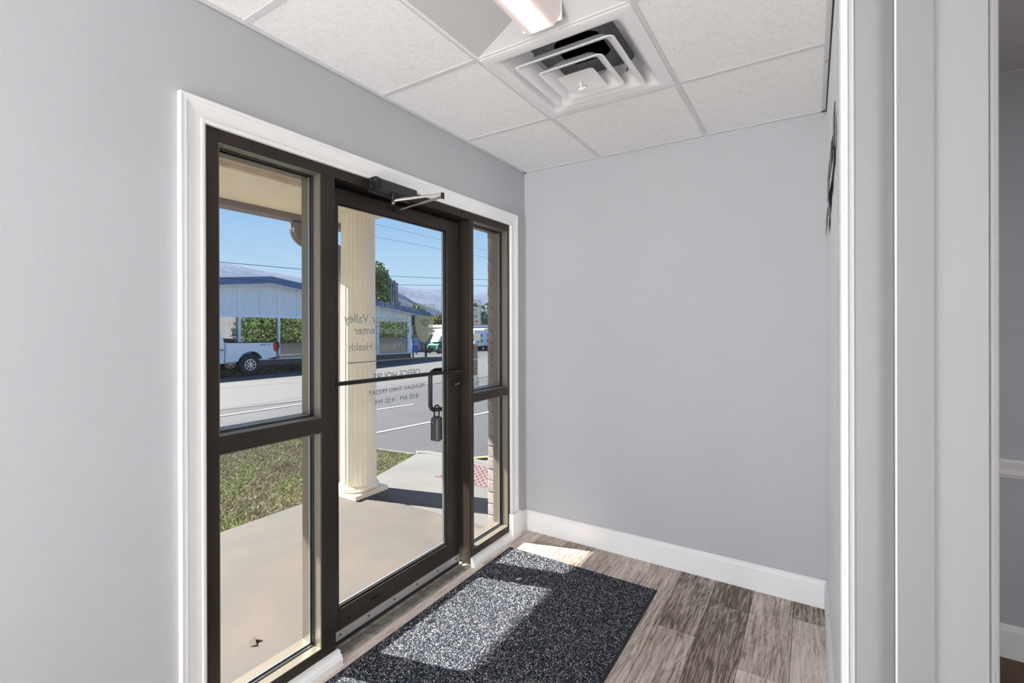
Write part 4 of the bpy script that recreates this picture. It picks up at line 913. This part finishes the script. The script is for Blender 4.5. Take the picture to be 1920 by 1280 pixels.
# ------------------------------------------------------------------ vehicles, wall, poles beyond the corner
def fp(px_y, z, X=-13.2, k=1.0): return (CX+(X-CX)*k, px_y*k, CZ+(z-CZ)*k)
pw_ = thing('pale_wall', (-30, 42, -1.1), 'low pale wall at the back of the far lot', 'wall')
for k in range(9):
    MB().box(-34.1, -33.9, 34.5+k*1.6, 36.06+k*1.6, -1.3, .35).build('wall_panel', 'fence', pw_, .02)
    MB().box(-34.0, -33.8, 36.0+k*1.6, 36.16+k*1.6, -1.3, .45).build('wall_post', 'kerb', pw_)
MB().box(-34.2, -33.75, 34.5, 48.9, .38, .50).build('wall_coping', 'kerb', pw_)
bb = thing('blue_collection_box', (-29.8, 31.6, -1), 'blue and white box standing left of the shield emblem, before the pale wall', 'box')
x_, y_ = -26.0, 28.6
MB().box(x_-.3, x_, y_-.28, y_+.24, -.72, -.10).build('box_body', 'bluebox', bb, .02); MB().box(x_-.3, x_+.01, y_-.28, y_+.24, -.05, .34).build('box_top', 'bluebox', bb, .02)
MB().box(x_-.3, x_+.006, y_-.28, y_+.24, -.10, -.05).build('white_band', 'paper', bb); bb.location = (x_, y_, G0(x_)); 
for c in bb.children: c.location -= (Vector(bb.location)-Vector((-29.8, 31.6, -1)))
MB().box(x_-.25, x_-.05, y_-.25, y_-.2, G0(x_)-.02, -.72).box(x_-.25, x_-.05, y_+.16, y_+.21, G0(x_)-.02, -.72).build('box_leg', 'bluebox', bb)
tag(MB().cyl((-22.2, 24.38, G0(-22.2)-.05), (-22.2, 24.38, 1.40), .06, 10).build('steel_post', 'lockgrey'), 'slim grey post at the corner of the blue-roofed building', 'post')
tag(MB().cyl((-21.1, 24.50, G0(-21.1)-.05), (-21.1, 24.50, 1.30), .085, 10).build('sign_post', 'black'), 'thick black post on the kerb below the shield emblem', 'post')
tag(MB().cyl((-36, 43.9, -1.2), (-36, 43.9, 2.80), .17, 10).build('white_pole', 'whitemetal'), 'tall white pole among the yellow-green trees', 'pole')
# utility cart
CXo, CYo = -24.5, 30.0; gC = G0(CXo)
ct = thing('utility_cart', (CXo, CYo, gC), 'green utility cart with a white roof parked on the far lot', 'cart')
for yc in (CYo-.15, CYo+1.35):
    for xc in (CXo, CXo-1.1):
        w_ = MB().ring([[(xc+dx, yc+.33*math.cos(t), gC+.33+.33*math.sin(t)) for t in [2*math.pi*k/20 for k in range(20)]] for dx in (-.2, .02)]).build('wheel', 'tyre', ct, smooth=True)
        MB().cyl((xc+.02, yc, gC+.33), (xc+.04, yc, gC+.33), .19, 14).build('rim', 'fence', w_)
def cside(prof, nm, m, x0=CXo-1.15, x1=CXo+.0, bev=.03):
    n = len(prof); vs = [(x0, CYo+y, gC+z) for y, z in prof]+[(x1, CYo+y, gC+z) for y, z in prof]
    return MB().add(vs, [tuple(range(n)), tuple(range(n, 2*n))[::-1]]+[(i, (i+1) % n, (i+1) % n+n, i+n) for i in range(n)]).build(nm, m, ct, bev)
cside([(-.3, .42), (-.35, .7), (.1, .95), (.55, 1.0), (.7, .62), (1.7, .62), (1.75, 1.0), (2.1, 1.0), (2.1, .45)], 'cart_body', 'green')
cside([(.15, 1.0), (.35, 1.75), (.40, 1.75), (.25, 1.0)], 'windscreen', 'filmlight')
cside([(.75, .62), (1.45, .62), (1.55, 1.25), (1.4, 1.25), (1.3, .85), (.75, .85)], 'cart_seat', 'paper')
for a, b in ((.2, .42), (1.9, 1.75)):
    for xc in (CXo-.02, CXo-1.1): MB().cyl((xc, CYo+a, gC+.95), (xc, CYo+b, gC+2.0), .03, 8).build('roof_post', 'black', ct)
cside([(.25, 1.95), (.2, 2.02), (1.9, 2.08), (2.0, 2.0)], 'cart_roof', 'whitemetal', CXo-1.25, CXo+.1)
cside([(-.2, .95), (.15, 1.0), (.9, 1.05), (.9, 1.5), (.1, 1.45)], 'white_box', 'whitemetal', CXo-1.0, CXo-.15)
# camper trailers behind
for k, (y, L_, h_, lab) in enumerate(((34.0, 1.5, 1.5, 'white camper trailer, left of the pair seen through the right sidelight'), (35.55, 2.4, 1.62, 'pale grey camper trailer with side hatches beside the brick edge'))):
    X = -24.0; g_c = G0(X); rv = thing('camper_trailer', (X, y, g_c), lab, 'trailer', 'parked trailers')
    MB().box(X-5, X, y-.02, y+L_, g_c+.42, g_c+.42+h_).build('trailer_body', 'whitemetal' if k == 0 else 'panel', rv, .05)
    for q in range(2):
        for dz_ in (.25, .75): MB().box(X, X+.02, y+.35+q*.6, y+.6+q*.6, g_c+.5+dz_, g_c+.8+dz_).build('hatch', 'lockgrey', rv, .01)
    MB().box(X-4.8, X-.1, y, y+L_-.1, g_c+.30, g_c+.42).build('chassis', 'black', rv)
    for q in (.4, L_-.45): MB().cyl((X-.25, y+q, g_c+.24), (X-.02, y+q, g_c+.24), .24, 14).build('wheel', 'tyre', rv)
ws = thing('warehouse', (-40, 57, -1.3), 'long pale warehouse with a white roof edge beyond the trailers', 'building')
MB().box(-46, -40, 50.6, 64, -1.6, 1.25).build('warehouse_wall', 'fence', ws); MB().box(-46.2, -39.8, 50.4, 64, 1.25, 1.62).build('roof_edge', 'whitemetal', ws)

# ------------------------------------------------------------------ power lines
def wirepath(pts, k, r, lab):
    P = [(CX+(-30-CX)*k, y*k, CZ+(z-CZ)*k) for y, z in pts]
    tag(MB().tube(P, r, 5).build('power_line', 'wire'), lab, 'power line', 'power lines over the street')
wirepath([(2, 5.25), (15.25, 5.50), (21.1, 5.62), (27.9, 5.8), (37, 6.29), (46, 6.9), (60, 8)], .44, .009, 'upper of the two thick power lines crossing just above the roof')
wirepath([(2, 4.40), (15.25, 4.49), (21.1, 4.59), (27.6, 5.0), (37, 5.58), (46, 6.2), (60, 7.2)], .44, .009, 'lower of the two thick power lines crossing the blue roof')
wirepath([(20, 10.2), (27.6, 10.2), (36.85, 10.15), (60, 10.1)], .6, .007, 'topmost thin power line high in the sky')
wirepath([(20, 9.0), (27.6, 9.11), (36.8, 9.22), (60, 9.5)], .6, .007, 'second thin power line high in the sky')

# ------------------------------------------------------------------ hills
def ridge(nm, m, pts, k, label, depth=160):
    ys = np.linspace(pts[0][0], pts[-1][0], 150); zs = np.interp(ys, [a for a, b in pts], [b for a, b in pts]); rows = []
    for i in range(14):
        f_ = i/13; row = []
        for y, z in zip(ys, zs):
            Y = y*k; X = CX+(-30-CX)*k + f_*depth; zt_ = CZ+(z-CZ)*k
            nz_ = noise.noise(Vector((Y*.012, f_*3, 1)))*7+noise.noise(Vector((Y*.04, f_*7, 5)))*1.5
            zz = zt_*(1-f_**1.1)+(-15)*f_**1.1+nz_*min(1, f_*3)+ (noise.noise(Vector((Y*.3, 0, 0)))*1.6 if i == 0 else 0)
            row.append((X, Y, zz))
        rows.append(row)
    o = MB().ring(rows, close=False).build(nm, m, smooth=True); return tag(o, label, 'hill', 'hills on the horizon')
ridge('hill', 'hill', [(-30, 6.2), (5, 5.8), (15.25, 5.5), (17.5, 5.26), (21.1, 4.98), (25, 4.85), (28.6, 5.2), (30.4, 5.06), (33.5, 4.98), (37, 5.2), (39, 5.0), (41.8, 4.86), (44.5, 5.32), (52, 5.9), (90, 7)], 22, 'long wooded hill with painted blue haze across the horizon', 240)
ridge('hill', 'hill2', [(25, 4.1), (28, 4.9), (30.4, 4.55), (32, 3.8), (37, 2.9), (42, 2.4), (52, 2.4)], 14, 'lower haze-tinted hill slope falling to the right behind the trees', 100)
bpy.context.view_layer.update()
